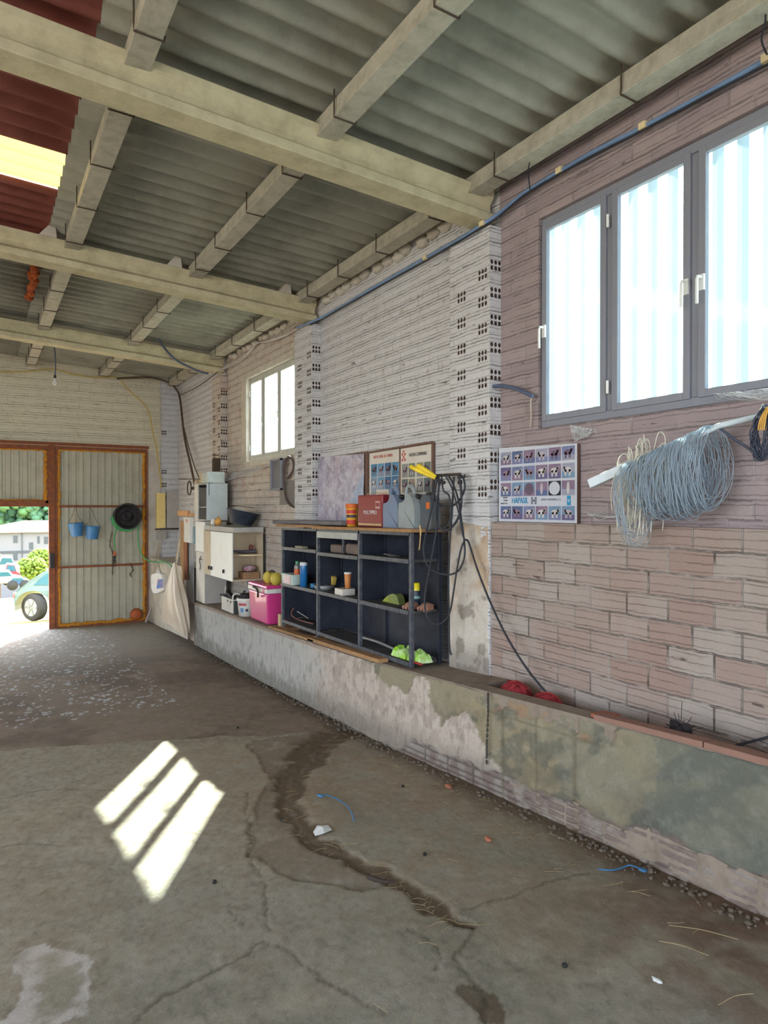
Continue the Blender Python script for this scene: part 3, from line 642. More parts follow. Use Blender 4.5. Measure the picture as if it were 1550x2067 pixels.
# ================================================================ gate in the far wall
YG = 11.90
def gx(px): return onY(px, 1024, YG).x
def gz(px, py): return onY(px, py, YG).z
def bead(mb, a, b, r, seed, m=0, step=.045):
    rr = random.Random(seed); a, b = Vector(a), Vector(b); n = int((b - a).length / step); pts = []; rs = []
    for i in range(n + 1):
        pts.append(a.lerp(b, i / n) + Vector((rr.uniform(-1, 1), rr.uniform(-.4, .4), rr.uniform(-1, 1))) * r * .35); rs.append(r * rr.uniform(.6, 1.25))
    mb.tube(pts, rs, 8, m)
x0, x1 = gx(111), 2.425; z0, z1 = -.425, gz(200, 907)
zc1, zc2 = gz(200, 1022), gz(200, 1142)
g = thing('gate_leaf', (x0, YG, z0), 'closed ribbed grey metal gate leaf in a rusty frame, two blue buckets hanging on it', 'gate')
f = MB(); f.box(x0, x0 + .04, YG - .03, YG + .02, z0, z1 + .03); f.box(x1 - .04, x1, YG - .03, YG + .02, z0, z1 + .03); f.box(x0 + .04, x1 - .04, YG - .03, YG + .02, z1 - .02, z1 + .03); f.box(x0 + .04, x1 - .04, YG - .03, YG + .02, z0, z0 + .04)
f.build('frame', [m_rust], g, .003)
for zc in (zc1, zc2):
    f = MB(); f.box(x0 + .042, x1 - .042, YG - .035, YG - .005, zc - .018, zc + .018); f.build('cross_bar', [m_rust], g, .003)
pnl = ribbed('ribbed_panel', YG + .008, x0 + .03, x1 - .03, z0 + .03, z1, m_galv, .108, .016, g, 'X')
f = MB(); bead(f, (x0 + .055, YG - .012, z0 + .05), (x0 + .055, YG - .012, z1 - .05), .022, 1); bead(f, (x1 - .06, YG - .012, z0 + .05), (x1 - .06, YG - .012, z1 - .05), .026, 2)
bead(f, (x0 + .05, YG - .012, z1 - .035), (x1 - .05, YG - .012, z1 - .035), .014, 3); bead(f, (x0 + .05, YG - .012, z0 + .05), (x1 - .05, YG - .012, z0 + .06), .03, 4); f.build('foam_edge', [m_foam], g, fix=False)
# fixed part left of it, with the open wicket below
xa, xb = GX0, gx(98.5)
g2 = thing('gate_leaf', (xb, YG, z0), 'left gate leaf with a ribbed grey panel above and an open doorway below', 'gate')
zt = gz(50, 1016)
f = MB(); f.box(gx(98), gx(110.4), YG - .045, YG + .03, z0, z1 + .05); f.build('post', [m_rust], g2, .004)
f = MB(); f.box(xa, xb - .005, YG - .03, YG + .02, zt - .05, zt + .045); f.box(xa, xb - .005, YG - .03, YG + .02, z1 - .04, z1 + .03); f.box(xa, xa + .05, YG - .03, YG + .02, z0, z1 - .04); f.box(xb - .05, xb, YG - .03, YG + .02, zt, z1 - .04); f.build('frame', [m_rust], g2, .003)
ribbed('ribbed_panel', YG + .008, xa + .04, xb - .02, zt + .03, z1 - .02, m_galv, .115, .016, g2, 'X')
f = MB(); bead(f, (xb - .045, YG - .012, zt + .05), (xb - .045, YG - .012, z1 - .05), .03, 6); bead(f, (xa + .05, YG - .012, z1 - .05), (xb - .05, YG - .012, z1 - .05), .013, 7); bead(f, (xa + .05, YG - .012, zt + .055), (xb - .05, YG - .012, zt + .055), .012, 8); f.build('foam_edge', [m_foam], g2, fix=False)
f = MB(); q = onY(103, 1130, YG - .07); f.box(q.x - .02, q.x + .045, YG - .10, YG - .046, q.z - .13, q.z + .10); f.build('lock_box', [M('black_iron', (46, 44, 46), .6)], g2, .006)
f = MB(); f.box(GX0, 2.44, YG - .06, YG - .005, gz(200, 897), gz(200, 903)); tag(f.build('lintel_bar', [m_rust], None), 'rusty lintel strip running over both gate leaves', 'lintel')

# buckets on wires
m_blue = M('blue_plastic', (66, 124, 178), .45, dirt=(96, 140, 176), amt=.4, sc=12)
def bucket(px, py, pt, tilt, label):
    q = onY(px, py, YG - .14); t = onY(pt[0], pt[1], YG - .045); root = thing('bucket', q, label, 'bucket', 'blue buckets on the gate')
    b = MB(); ax = Vector((math.sin(tilt), 0, math.cos(tilt))); b.lathe([(.0, -.105), (.082, -.105), (.085, -.10), (.112, .085), (.12, .09), (.12, .105), (.113, .105), (.106, .085), (.078, -.09), (0, -.09)], q, 24, 0, ax); b.build('pail', [m_blue], root)
    h = MB(); r = Vector((math.cos(tilt), 0, -math.sin(tilt))); top = q + ax * .10
    h.tube(smooth([top - r * .115, q + ax * .2 - r * .05, t, q + ax * .2 + r * .05, top + r * .115], 6), .0028, 6); h.build('bail', [m_wire], root); return root
bucket(154, 1069, (153, 1024), -.10, 'blue bucket hanging left on the gate leaf, string looped at its handle')
bucket(186, 1075, (181, 1024), .06, 'blue bucket hanging lower, on the right beside the other bucket')
f = MB(); 
for k in range(3): q = onY(151, 1047, YG - .27); f.tube(smooth([q + Vector((math.cos(a) * .03, -.004 * k, math.sin(a) * .045)) for a in np.linspace(0, 6.28, 9)[:-1] + k], 3, True), .003, 5, 0, True)
q = onY(147, 1082, YG - .26); f.tube(smooth([onY(151, 1049, YG - .27), onY(144, 1070, YG - .27), onY(142, 1085, YG - .26), onY(148, 1090, YG - .2), onY(150, 1112, YG - .08)], 5), .0025, 5)
tag(f.build('twine_loop', [M('pale_twine', (206, 180, 140), .9)], None, fix=False), 'pale twine looped over the left blue bucket', 'twine')
# hose reel
q = onY(256, 1042, YG - .16); root = thing('hose_reel', q, 'round black drum on the gate with green hose wound around it', 'hose reel')
b = MB(); ay = (0, -1, 0); m_dark = M('black_rubber', (40, 38, 40), .7, dirt=(84, 78, 74), amt=.5, sc=12)
b.lathe([(.20, -.10), (.205, .06), (.215, .10), (.20, .105), (.185, .08), (.175, -.04), (.08, -.05), (.075, .03), (.06, .04), (.035, .04), (.03, -.02), (0, -.02)], q, 32, 0, ay); b.build('drum', [m_dark], root)
b = MB()
for k in range(4): b.tube([q + Vector((math.cos(a) * (.212 + .006 * k), .02 + .022 * k, math.sin(a) * (.212 + .006 * k) - .006 * k)) for a in np.linspace(math.pi, 2 * math.pi, 16)], .0095, 7)
m_green = M('green_hose', (84, 176, 108), .5)
b.tube(smooth([q + Vector((-.225, .0, .0)), onY(235, 1060, YG - .14), onY(231, 1085, YG - .12), onY(232, 1112, YG - .1)], 6), .0095, 7)
b.tube(smooth([q + Vector((.225, .02, .0)), onY(279, 1062, YG - .14), onY(280, 1100, YG - .16), onY(290, 1125, YG - .2), onY(308, 1134, YG - .4), onX(330, 1134, 2.40), onX(345, 1141, 2.40), onX(348, 1152, 2.41)], 6), .0105, 7); b.build('hose', [m_green], root, fix=False)
# shears and chains on the gate
def chain(mb, pts, link=.03, r=.0032, m=0):
    P = smooth(pts, 10); L = [P[0]]; acc = 0
    for a, b in zip(P[:-1], P[1:]):
        d = (b - a).length; acc += d
        if acc > link * .78: L.append(b); acc = 0
    for i, c in enumerate(L[:-1]):
        d = (L[i + 1] - c).normalized(); sd = d.cross(Vector((0, 1, 0)) if i % 2 else Vector((1, 0, 0))).normalized()
        mb.tube([c + d * (math.cos(a) * link * .5) + sd * (math.sin(a) * link * .27) for a in np.linspace(0, 2 * math.pi, 9)[:-1]], r, 5, m, True)
c = MB(); chain(c, [onY(226, 1075, YG - .05), onY(222, 1100, YG - .06), onY(228, 1120, YG - .05), onY(227, 1165, YG - .05)], .04, .005); tag(c.build('chain', [m_wire], None, fix=False), 'rusty chain hanging on the gate beside the shears', 'chain')
c = MB(); chain(c, [onY(264, 1139, YG - .05), onY(268, 1150, YG - .05), onY(263, 1160, YG - .05), onY(267, 1166, YG - .05)], .04, .006); tag(c.build('chain', [m_wire], None, fix=False), 'short rusty chain below the lower gate bar at right', 'chain')
q = onY(231, 1125, YG - .08); root = thing('shears', q, 'shears with orange grips hanging nose down on the gate', 'shears')
c = MB(); c.tube([onY(231, 1112, YG - .08), onY(229, 1122, YG - .08)], .012, 8); c.tube([onY(232, 1112, YG - .08), onY(234, 1122, YG - .08)], .012, 8); c.build('grips', [M('orange_plastic', (208, 110, 74), .5)], root)
c = MB(); c.tube([onY(230, 1122, YG - .08), onY(234, 1138, YG - .08)], [.014, .007], 6); c.tube([onY(233, 1122, YG - .08), onY(229, 1138, YG - .08)], [.014, .007], 6); c.build('blades', [M('black_iron', (46, 44, 46), .6)], root)
q = onY(275, 1240, YG - .1); c = MB(); c.lathe([(0, -.02), (.09, -.02), (.10, 0), (.075, .025), (.02, .03), (0, .03)], q, 20, 0, (0, -1, .1)); tag(c.build('rusty_cap', [M('bright_rust', (190, 96, 52), .6, .2, dirt=(110, 64, 44))], None), 'round rusty metal cap at the lower right corner of the gate', 'cap')
c = MB(); a, b_ = onY(294, 1262, 11.6), onY(306, 1225, 11.75); a.z = zf(11.6) + .01; c.bar(a, b_, .03, .02); tag(c.build('leaning_stick', [m_greyp], None), 'short grey stick leaning between gate and corner plinth', 'stick')

# ================================================================ black shelving unit on the bench
SX0, SX1 = 2.60, 2.868; SY0, SY1 = 4.03, 6.40; SW = .0105
def sz(lv, y): return lv - SW * (y - SY0)
LV = [.400, .765, 1.128, 1.318]
root = thing('shelving_unit', (2.75, 5.2, .40), 'long black metal shelving unit of three columns under a plank top', 'shelves')
divs = [SY0, 4.785, 5.57, SY1]
def sbox(mb, xa, xb, ya, yb, za, zb_, m=0): mb.add([(xa, ya, sz(za, ya)), (xb, ya, sz(za, ya)), (xb, yb, sz(za, yb)), (xa, yb, sz(za, yb)), (xa, ya, sz(zb_, ya)), (xb, ya, sz(zb_, ya)), (xb, yb, sz(zb_, yb)), (xa, yb, sz(zb_, yb))], [(3, 2, 1, 0), (4, 5, 6, 7), (0, 1, 5, 4), (1, 2, 6, 5), (2, 3, 7, 6), (3, 0, 4, 7)], m)
for i, y in enumerate(divs):
    for x in (SX0, SX1 - .028):
        f = MB(); ft = {0: -.03, 1: -.035, 2: -.05, 3: -.07}[i]; sbox(f, x, x + .028, y - .014, y + .014, .40 + ft, 1.32); f.build('post', [m_blackedge if x == SX0 else m_black], root, .002)
f = MB(); 
for i in range(3): sbox(f, SX1 - .012, SX1 - .006, divs[i] + .016, divs[i + 1] - .016, .402, 1.31)
f.build('back_panel', [m_black], root)
for (i_, zl_) in ((1, .75), (2, .41)):
    f = MB(); sbox(f, SX0 + .03, SX1 - .03, divs[i_] - .006, divs[i_] + .002, zl_, 1.31); f.build('divider', [m_black], root)
f = MB(); sbox(f, SX0 + .03, SX1 - .03, SY0 - .004, SY0 + .002, 1.13, 1.31); f.build('side_panel', [m_black], root)
f = MB(); sbox(f, SX0 + .03, SX1 - .03, SY1 - .003, SY1 + .003, .402, 1.31); f.build('side_panel', [m_black], root)
m_shelf = M('dusty_black_shelf', (58, 60, 64), .7, dirt=(112, 106, 98), amt=.7, sc=10)
for k, lv in enumerate(LV[:3]):
    for i in range(3):
        l = lv + (-.016 if (k == 2 and i == 1) else 0)
        f = MB(); sbox(f, SX0 + .002, SX1 - .014, divs[i] + .015, divs[i + 1] - .015, l - .022, l); f.build('shelf', [m_shelf], root, .002)
        f = MB(); sbox(f, SX0 - .004, SX0 + .002, divs[i] + .015, divs[i + 1] - .015, l - .026, l + .004); f.build('shelf_edge', [m_blackedge], root)
f = MB(); sbox(f, SX0, SX0 + .02, SY0, SY1, 1.300, 1.322); f.build('top_rail', [m_blackedge], root)
f = MB(); sbox(f, SX0 - .006, SX0, divs[1] + .016, divs[2] - .016, 1.245, 1.30); f.build('drawer_front', [M('bare_zinc', (168, 172, 172), .5, .3, dirt=(120, 122, 122))], root)['label'] = 'bare zinc strip'
f = MB(); sbox(f, SX0 + .06, SX0 + .075, 5.17, 5.185, 1.115, 1.245); f.build('hook_bar', [m_blackedge], root)
# plank top, two boards
for (ya, yb, dz, l) in ((3.965, 5.60, 0, 'longer right hand plank lying on top of the black shelving unit'), (5.604, 6.47, .008, 'shorter left hand plank lying on top of the black shelving unit')):
    f = MB(); sbox(f, 2.565, 2.955 if ya > 5 else 2.955, ya, yb, 1.324 + dz, 1.348 + dz); tag(f.build('plank', [m_wood], None, .002), l, 'plank', 'planks on the shelving unit')
f = MB(); sbox(f, 2.60, 2.80, 5.10, 6.66, 1.358, 1.395); tag(f.build('grey_slab', [M('dusty_slab', (110, 106, 110), .85, dirt=(140, 134, 130), amt=.6)], None, .012), 'long dusty grey slab lying on the planks in front of the map', 'slab')
# planks and blocks under it
for (pa, pb, th, l) in (((541, 1262), (632, 1292), .022, 'pale plank under the left foot of the black shelving'), ((620, 1279), (764, 1326), .03, 'thicker plank under the middle of the black shelving'),):
    a = onX(*pa, 2.515); b_ = onX(*pb, 2.515); ya, yb = b_.y, a.y
    f = MB(); yzbox(f, 2.515, 2.60, ya, yb, lambda y: zb(y) + .004, lambda y: zb(y) + .004 + th, 1); tag(f.build('plank', [m_wood], None, .003), l, 'plank', 'planks under the shelving unit')
for (y, l) in ((6.36, 'small wooden block under the far left foot of the shelving'), (5.57, 'small wooden block under the second shelf post from the left')):
    f = MB(); zt_ = sz(.40 - .07 if y > 6 else .35, y) - .002; f.box(2.605, 2.74, y - .09, y + .09, zb(y) - .002, min(zt_, zb(y) + .05)); tag(f.build('wood_block', [m_wood], None, .004), l, 'block')
f = MB(); f.box(2.61, 2.67, 6.47, 6.53, zb(6.5), zb(6.5) + .14); tag(f.build('wood_block', [M('pale_wood', (214, 190, 144), .8)], None, .004), 'pale upright wooden block between the pink box and the shelving', 'block')

# ---- things on the plank top
TOPZ = lambda y: sz(1.348, y) + .001
m_yel = M('yellow_plastic', (232, 178, 52), .45, dirt=(214, 120, 40), amt=.4, sc=10); m_or = M('orange_plastic2', (226, 110, 44), .5)
def at_top(px, x): q = onX(px, 1058, x); return Vector((x, q.y, TOPZ(q.y)))
q = at_top(711, 2.70); root = thing('plastic_tub', q, 'yellow and orange tub left of the red tin', 'tub')
b = MB(); b.lathe([(.0, 0), (.044, 0), (.052, .17), (.050, .17), (.043, .01), (0, .01)], q, 24); b.build('body', [m_yel], root)
b = MB(); b.lathe([(.056, .155), (.058, .158), (.058, .188), (.054, .192), (0, .192)], q, 24); b.build('lid', [m_or], root)
b = MB(); n = 9
for (r0, z0_, z1_, mi) in ((.0492, .02, .055, 0), (.0515, .075, .10, 1), (.053, .11, .14, 0)):
    V = [q + Vector((r0 * math.cos(a), r0 * math.sin(a), z)) for z in (z0_, z1_) for a in np.linspace(2.6, 4.9, n)]; b.add(V, [(i, i + 1, n + i + 1, n + i) for i in range(n - 1)], mi)
b.build('label_print', [M('tub_red', (196, 54, 44), .5), M('tub_dark', (70, 56, 60), .5)], root)
a = onX(722, 1058, 2.63); b_ = onX(772, 1058, 2.68)
q = Vector((2.63, b_.y + .0, TOPZ(b_.y)))
root = thing('oil_tin', q, 'square red oil tin with white lettering between tub and jerrycans', 'tin')
m_tin = M('red_tin', (136, 36, 46), .4, .1, dirt=(110, 34, 42), amt=.5, sc=8, coat=.2); m_gold = M('tin_gold', (196, 170, 120), .45)
yn = onX(771, 1050, 2.66).y; yf_ = onX(722, 1050, 2.66).y; zt = onX(745, 999, 2.66).z; z_ = TOPZ(yn)
b = MB(); b.box(2.66, 2.80, yn, yf_, z_, zt); b.build('body', [m_tin], root, .008)
b = MB(); b.box(2.6585, 2.6599, yn + .01, yf_ - .01, z_ + .012, z_ + .028); b.build('base_stripe', [m_gold], root)
b = MB(); b.box(2.6585, 2.6599, yn + .03, yn + .10, z_ + .145, z_ + .205); b.build('logo_patch', [M('tin_pale', (190, 150, 150), .5)], root)
b = MB(); b.box(2.6575, 2.6584, yn + .036, yn + .094, z_ + .162, z_ + .19); b.build('logo_band', [m_tin], root)
text('MULTIPRO', .043, (2.6575, (yn + yf_) / 2 - .015, z_ + .115), (0, -1, 0), (0, 0, 1), M('white_print', (230, 226, 226), .5), root, wide=1.05)
b = MB(); b.tube(smooth([(2.73, yn + .05, zt), (2.73, yn + .06, zt + .014), (2.73, yf_ - .06, zt + .014), (2.73, yf_ - .05, zt)], 4), .004, 6); b.build('carry_handle', [m_gold], root)
def jerrycan(name, px0, px1, ytop, x, mat, label, capm, flip=1):
    yn = onX(px1, 1050, x).y; yf = onX(px0, 1050, x).y; z = TOPZ(yn); zt = onX((px0 + px1) / 2, ytop, x).z; H = zt - z; W = yf - yn
    c = Vector((x, yn, z)); root = thing(name, c + Vector((.06, W / 2, 0)), label, 'jerrycan', 'jerrycans on the plank top')
    P = lambda u, v: c + Vector((0, W * (u if flip > 0 else 1 - u), H * v))
    b = MB(); body = [P(0.02, 0), P(.98, 0), P(1, .05), P(1, .54), P(.86, .59), P(.68, .63), P(.57, .73), P(.44, .80), P(.30, .77), P(.14, .66), P(0, .48), P(0, .04)]
    b.prism(smooth(body, 3, True), (.125, 0, 0)); b.build('body', [mat], root, .012)
    v6 = Vector((.0625, 0, 0)); h = MB(); h.tube(smooth([P(.92, .54) + v6, P(.93, .84) + v6, P(.82, .97) + v6, P(.60, .97) + v6, P(.46, .88) + v6, P(.43, .76) + v6], 5), .016, 10); h.build('handle', [mat], root)
    k = MB(); k.lathe([(0, 0), (.022, 0), (.022, .022), (.018, .026), (0, .026)], P(.22, .70) + Vector((.0625, 0, 0)), 16, 0, (0, -.5 * flip, 1)); k.build('cap', [capm], root); return root, P
jerrycan('jerrycan', 773, 803, 981, 2.655, M('blue_grey_plastic', (112, 128, 156), .45, dirt=(126, 118, 116), amt=.6, sc=7), 'dusty blue grey jerrycan right beside the red tin', m_dark)
rt, P = jerrycan('jerrycan', 804, 836, 979, 2.64, M('milky_grey_plastic', (146, 156, 160), .45, dirt=(130, 120, 112), amt=.6, sc=7), 'larger pale milky grey jerrycan, middle of the containers on the plank', m_dark)
q = at_top(856, 2.69); root = thing('oil_bottle', q, 'dark grey oil bottle with an orange sticker, rightmost container on the plank', 'bottle')
b = MB(); yn, yf = onX(868, 1050, 2.69).y, onX(843, 1050, 2.69).y; z = q.z; H = .245
b.prism(smooth([(q.x, yn, z), (q.x, yf, z), (q.x, yf, z + H * .72), (q.x, yf - .03, z + H * .86), (q.x, yf - .045, z + H * .95), (q.x, yn + .025, z + H * .95), (q.x, yn + .01, z + H * .86), (q.x, yn, z + H * .7)], 3, True), (.09, 0, 0)); b.build('body', [M('dark_grey_plastic', (84, 90, 96), .5, dirt=(116, 110, 106), amt=.5)], root, .01)
b = MB(); b.lathe([(0, 0), (.028, 0), (.028, .025), (0, .028)], (q.x + .045, (yn + yf) / 2 - .01, z + H * .94), 16); b.build('cap', [m_dark], root)
b = MB(); b.box(q.x - .003, q.x - .0005, yn + .005, yn + .045, z + .14, z + .185); b.build('sticker', [m_or], root)

# ---- posters behind
m_board = M('board_wood', (120, 92, 80), .8, dirt=(90, 66, 58)); m_paper = M('old_paper', (206, 208, 216), .6, dirt=(186, 190, 206), amt=.6, sc=5); m_paper2 = M('poster_paper', (214, 206, 196), .6, dirt=(196, 184, 170), amt=.4)
ya, yb = 5.295, 6.235; zt0, zt1 = onX(632, 924, 2.93).z, onX(733, 916, 2.93).z; zbm = 1.352
def mapmat():
    m, t, b, o = newmat('wrinkled_map'); co = objco(t); sp = N(t, 'ShaderNodeSeparateXYZ'); t.links.new(co, sp.inputs[0])
    n = noise(t, co, 9, 6, .7, .5); n2 = noise(t, co, 30, 5, .7); n3 = noise(t, co, 4, 5, .6, .8)
    c = mixc(t, ramp(t, n, [(.42, 0.), (.6, 1.)]), lin((196, 192, 208)), lin((146, 134, 160))); c = mixc(t, math_(t, 'MULTIPLY', ramp(t, n2, [(.5, 0.), (.62, 1.)]), .7), c, lin((206, 200, 206)))
    c = mixc(t, math_(t, 'MULTIPLY', ramp(t, n3, [(.56, 0.), (.6, 1.)]), .5), c, lin((196, 168, 180)))
    # sea in the lower near corner
    d = math_(t, 'SUBTRACT', math_(t, 'SUBTRACT', 5.74, sp.outputs[1]), math_(t, 'MULTIPLY', math_(t, 'SUBTRACT', sp.outputs[2], 1.36), .95)); d = math_(t, 'ADD', d, math_(t, 'MULTIPLY', math_(t, 'SUBTRACT', n, .5), .3))
    c = mixc(t, ramp(t, math_(t, 'ADD', d, .5), [(.49, 0.), (.52, .6)]), c, lin((150, 178, 208)))
    t.links.new(c, b.inputs['Base Color']); b.inputs['Roughness'].default_value = .28; bump(t, b, math_(t, 'ADD', n, n2), .7, .012); return m
root = thing('map_poster', (2.93, 5.75, zbm), 'pale wrinkled map poster under plastic, leftmost board above the shelves', 'poster')
b = MB(); b.add([(2.93, ya, zbm), (2.93, yb, zbm), (2.945, yb, zt0), (2.945, ya, zt1)] , [(0, 1, 2, 3)]); b.add([(2.955, ya - .035, zbm), (2.955, yb, zbm), (2.958, yb, zt0 + .012), (2.958, ya - .035, zt1 + .03)], [(0, 1, 2, 3)], 1)
nY, nZ = 50, 34; YY, ZZ = np.meshgrid(np.linspace(0, 1, nY), np.linspace(0, 1, nZ), indexing='ij'); wv = npnoise(YY * 2, ZZ * 1.4, 7, 77, 5)
b = MB(); V = []; 
for i in range(nY):
    for j in range(nZ):
        y = ya + (yb - ya) * YY[i, j]; zt_ = zt1 + (zt0 - zt1) * YY[i, j]; V.append((2.93 - wv[i, j] * .014 + .012 * ZZ[i, j], y, zbm + (zt_ - zbm) * ZZ[i, j]))
b.add(V, [(i * nZ + j, (i + 1) * nZ + j, (i + 1) * nZ + j + 1, i * nZ + j + 1) for i in range(nY - 1) for j in range(nZ - 1)], 0, True); b.build('map_sheet', [mapmat()], root)
b = MB(); b.box(2.945, 2.960, ya - .035, yb, zbm, zt1 + .02); b.build('backing_board', [m_board], root)
# double board
ya2, yb2 = 4.235, 5.215; ztn = onX(868, 893, 2.93).z; zta = onX(738, 914, 2.93).z
def ztop(y): return ztn + (zta - ztn) * (y - ya2) / (yb2 - ya2)
root = thing('poster_board', (2.94, 4.7, zbm), 'wood framed board with two animal posters behind the jerrycans', 'poster')
X = 2.938
b = MB(); b.prism([(X + .003, ya2, zbm), (X + .003, yb2, zbm), (X + .003, yb2, ztop(yb2)), (X + .003, ya2, ztop(ya2))], (.018, 0, 0)); b.build('backing_board', [m_board], root)
fr = MB(); fr.bar((X - .004, ya2, zbm), (X - .004, ya2, ztop(ya2) + .01), .03, .03); fr.bar((X - .004, ya2, ztop(ya2)), (X - .004, yb2, ztop(yb2)), .02, .015); fr.bar((X - .002, 4.70, zbm), (X - .002, 4.70, ztop(4.7)), .02, .014)
fr.build('wood_frame', [m_board], root)
def picture(mb, y, z, w, h, x, kind, mats, rr):
    """small animal picture: tinted ground, standing sheep outline; y is the left edge, going towards the camera"""
    bgm = mats[0] + rr.randrange(mats[1]); mb.add([(x, y, z), (x, y - w, z), (x, y - w, z + h), (x, y, z + h)], [(0, 1, 2, 3)], bgm)
    gm = mats[0] + rr.randrange(mats[1]); mb.add([(x - .0004, y, z), (x - .0004, y - w, z), (x - .0004, y - w, z + h * .38), (x - .0004, y, z + h * .42)], [(0, 1, 2, 3)], gm)
    am = mats[2] + rr.randrange(mats[3]); xx = x - .0008; cy, cz = y - w * rr.uniform(.45, .52), z + h * .56; f = rr.choice((-1, 1))
    def ell(a, b, ra, rb, m): mb.add([(xx, a + ra * math.cos(t), b + rb * math.sin(t)) for t in np.linspace(0, 6.28, 13)[:-1]], [tuple(range(12))], m)
    if kind == 'sheep':
        ell(cy, cz, w * .29, h * .19, am); ell(cy + f * w * .31, cz + h * .17, w * .10, h * .10, am); ell(cy + f * w * .26, cz + h * .1, w * .09, h * .13, am)
        for k in (-.2, -.12, .12, .2): mb.add([(xx, cy + k * w - .0035, z + h * .14), (xx, cy + k * w + .0035, z + h * .14), (xx, cy + k * w + .0045, cz), (xx, cy + k * w - .0045, cz)], [(0, 1, 2, 3)], am)
    elif kind == 'leaf': ell(y - w / 2, z + h / 2, w * .12, h * .42, am)
    elif kind == 'disc': ell(y - w / 2, z + h / 2, w * .42, h * .44, am)
pal_bg = [M('pic_%d' % i, c, .6) for i, c in enumerate(((108, 100, 140), (126, 132, 170), (140, 118, 142), (96, 110, 150), (160, 160, 180), (120, 150, 180)))]
pal_an = [M('ani_%d' % i, c, .6) for i, c in enumerate(((190, 178, 186), (150, 124, 140), (206, 200, 200), (110, 92, 110)))]
pal_te = [M('teal_%d' % i, c, .6) for i, c in enumerate(((70, 130, 170), (96, 150, 184), (64, 112, 156), (130, 150, 176)))]
pal_gr = [M('olive_%d' % i, c, .6) for i, c in enumerate(((120, 128, 118), (146, 150, 142), (100, 112, 110), (150, 140, 122)))]
m_redp = M('red_print', (206, 92, 88), .6); m_blkp = M('dark_print', (66, 66, 78), .6); m_white2 = M('white_card', (222, 220, 216), .6)
rr = random.Random(21)
pp = MB(); p0, p1 = 5.205, 4.715
pp.add([(X, p0, zbm + .01), (X, p1, zbm + .01), (X, p1, ztop(p1) - .01), (X, p0, ztop(p0) - .01)], [(0, 1, 2, 3)], 0)
for r_ in range(5):
    for k in range(4):
        wq = .108; hh = .112; y = p0 - .028 - k * .117; z = zbm + .005 + r_ * .116 - .06
        picture(pp, y, max(z, zbm), wq, hh, X - .001, 'sheep', (1, 4, 5, 4), rr)
pp.add([(X - .003, 5.08, zbm + .05), (X - .003, 4.87, zbm + .05), (X - .003, 4.87, zbm + .30), (X - .003, 5.08, zbm + .30)], [(0, 1, 2, 3)], 0)
pp.build('animal_pictures', [m_paper2] + pal_te + pal_an, root)
text('ASI  DE  BIEN  DE  OVINO', .036, (X - .004, 4.97, ztop(4.97) - .052), (0, -1, 0), (0, 0, 1), m_redp, root, wide=.78)
text('ENFERMEDADES', .026, (X - .004, 4.975, zbm + .25), (0, -1, 0), (0, 0, 1), m_redp, root, wide=.8); text('GANADO OVINO', .026, (X - .004, 4.975, zbm + .21), (0, -1, 0), (0, 0, 1), m_redp, root, wide=.8)
pp = MB(); p0, p1 = 4.69, 4.255
pp.add([(X, p0, zbm + .01), (X, p1, zbm + .01), (X, p1, ztop(p1) - .012), (X, p0, ztop(p0) - .012)], [(0, 1, 2, 3)], 0)
for r_ in range(4):
    for k in range(4):
        y = p0 - .018 - k * .102 - (.014 if k > 1 else 0); z = zbm + .02 + r_ * .122; picture(pp, y, z, .092, .11, X - .001, 'sheep', (1, 4, 5, 4), rr)
pp.build('animal_pictures', [m_paper2] + pal_gr + pal_an, root)
text('RAZAS CAPRINAS', .038, (X - .003, 4.435, ztop(4.435) - .075), (0, -1, 0), (0, 0, 1), m_blkp, root, wide=.82)
pp = MB(); 
for i in range(3):
    for j in range(4):
        if (i + j) % 2 == 0: pp.box(X - .003, X - .001, 4.672 - i * .02 - .018, 4.672 - i * .02, ztop(4.66) - .115 + j * .022, ztop(4.66) - .115 + j * .022 + .02)
pp.build('checked_emblem', [m_redp], root)

# ---- poster with the sheep pictures on the ledge by the big window
root = thing('sheep_poster', (2.95, 3.12, 1.408), 'white poster board with rows of sheep pictures, standing on the ledge below the big window', 'poster')
A = onX(1008, 905, 2.945); B = onX(1165, 895, 2.935); Cc = onX(1157, 1055, 2.925); D = onX(1003, 1045, 2.93)
yL, yR = 3.468, B.y; zB0, zB1 = 1.408, 1.408; zT0, zT1 = A.z, B.z
b = MB(); b.prism([(2.936, yR, zB1), (2.936, yL, zB0), (2.936, yL, zT0), (2.936, yR, zT1)], (.022, 0, 0)); b.build('board', [m_board], root, .002)
H = (zT0 + zT1) / 2 - 1.408; W = yL - yR; x = 2.934
pp = MB(); pp.add([(x, yL, zB0), (x, yR, zB1), (x, yR, zT1), (x, yL, zT0)], [(0, 1, 2, 3)], 0); rr = random.Random(5)
rows = [(.775, .175), (.555, .185), (.34, .185), (.03, .175)]
for r_, (v, hv) in enumerate(rows):
    for k in range(6):
        wq = W * .148; y = yL - W * (.028 + k * .160); z = 1.408 + H * (v + .006); kind = 'sheep'
        if r_ == 2 and k == 2: kind = 'disc'
        if r_ == 2 and k in (3, 5): kind = 'leaf'
        if r_ == 2 and k == 4: kind = 'none'
        picture(pp, y, z, wq, H * hv, x - .001, kind, (1, 6, 7, 4), rr)
        if kind == 'none':
            yy, zz = y - wq / 2, z + H * hv / 2; pp.add([(x - .002, y, z), (x - .002, y - wq, z), (x - .002, y - wq, z + H * hv), (x - .002, y, z + H * hv)], [(0, 1, 2, 3)], 11)
            pp.add([(x - .003, yy + wq * .45 * math.cos(t), zz + H * hv * .46 * math.sin(t)) for t in np.linspace(0, 6.28, 21)[:-1]], [tuple(range(20))], 0)
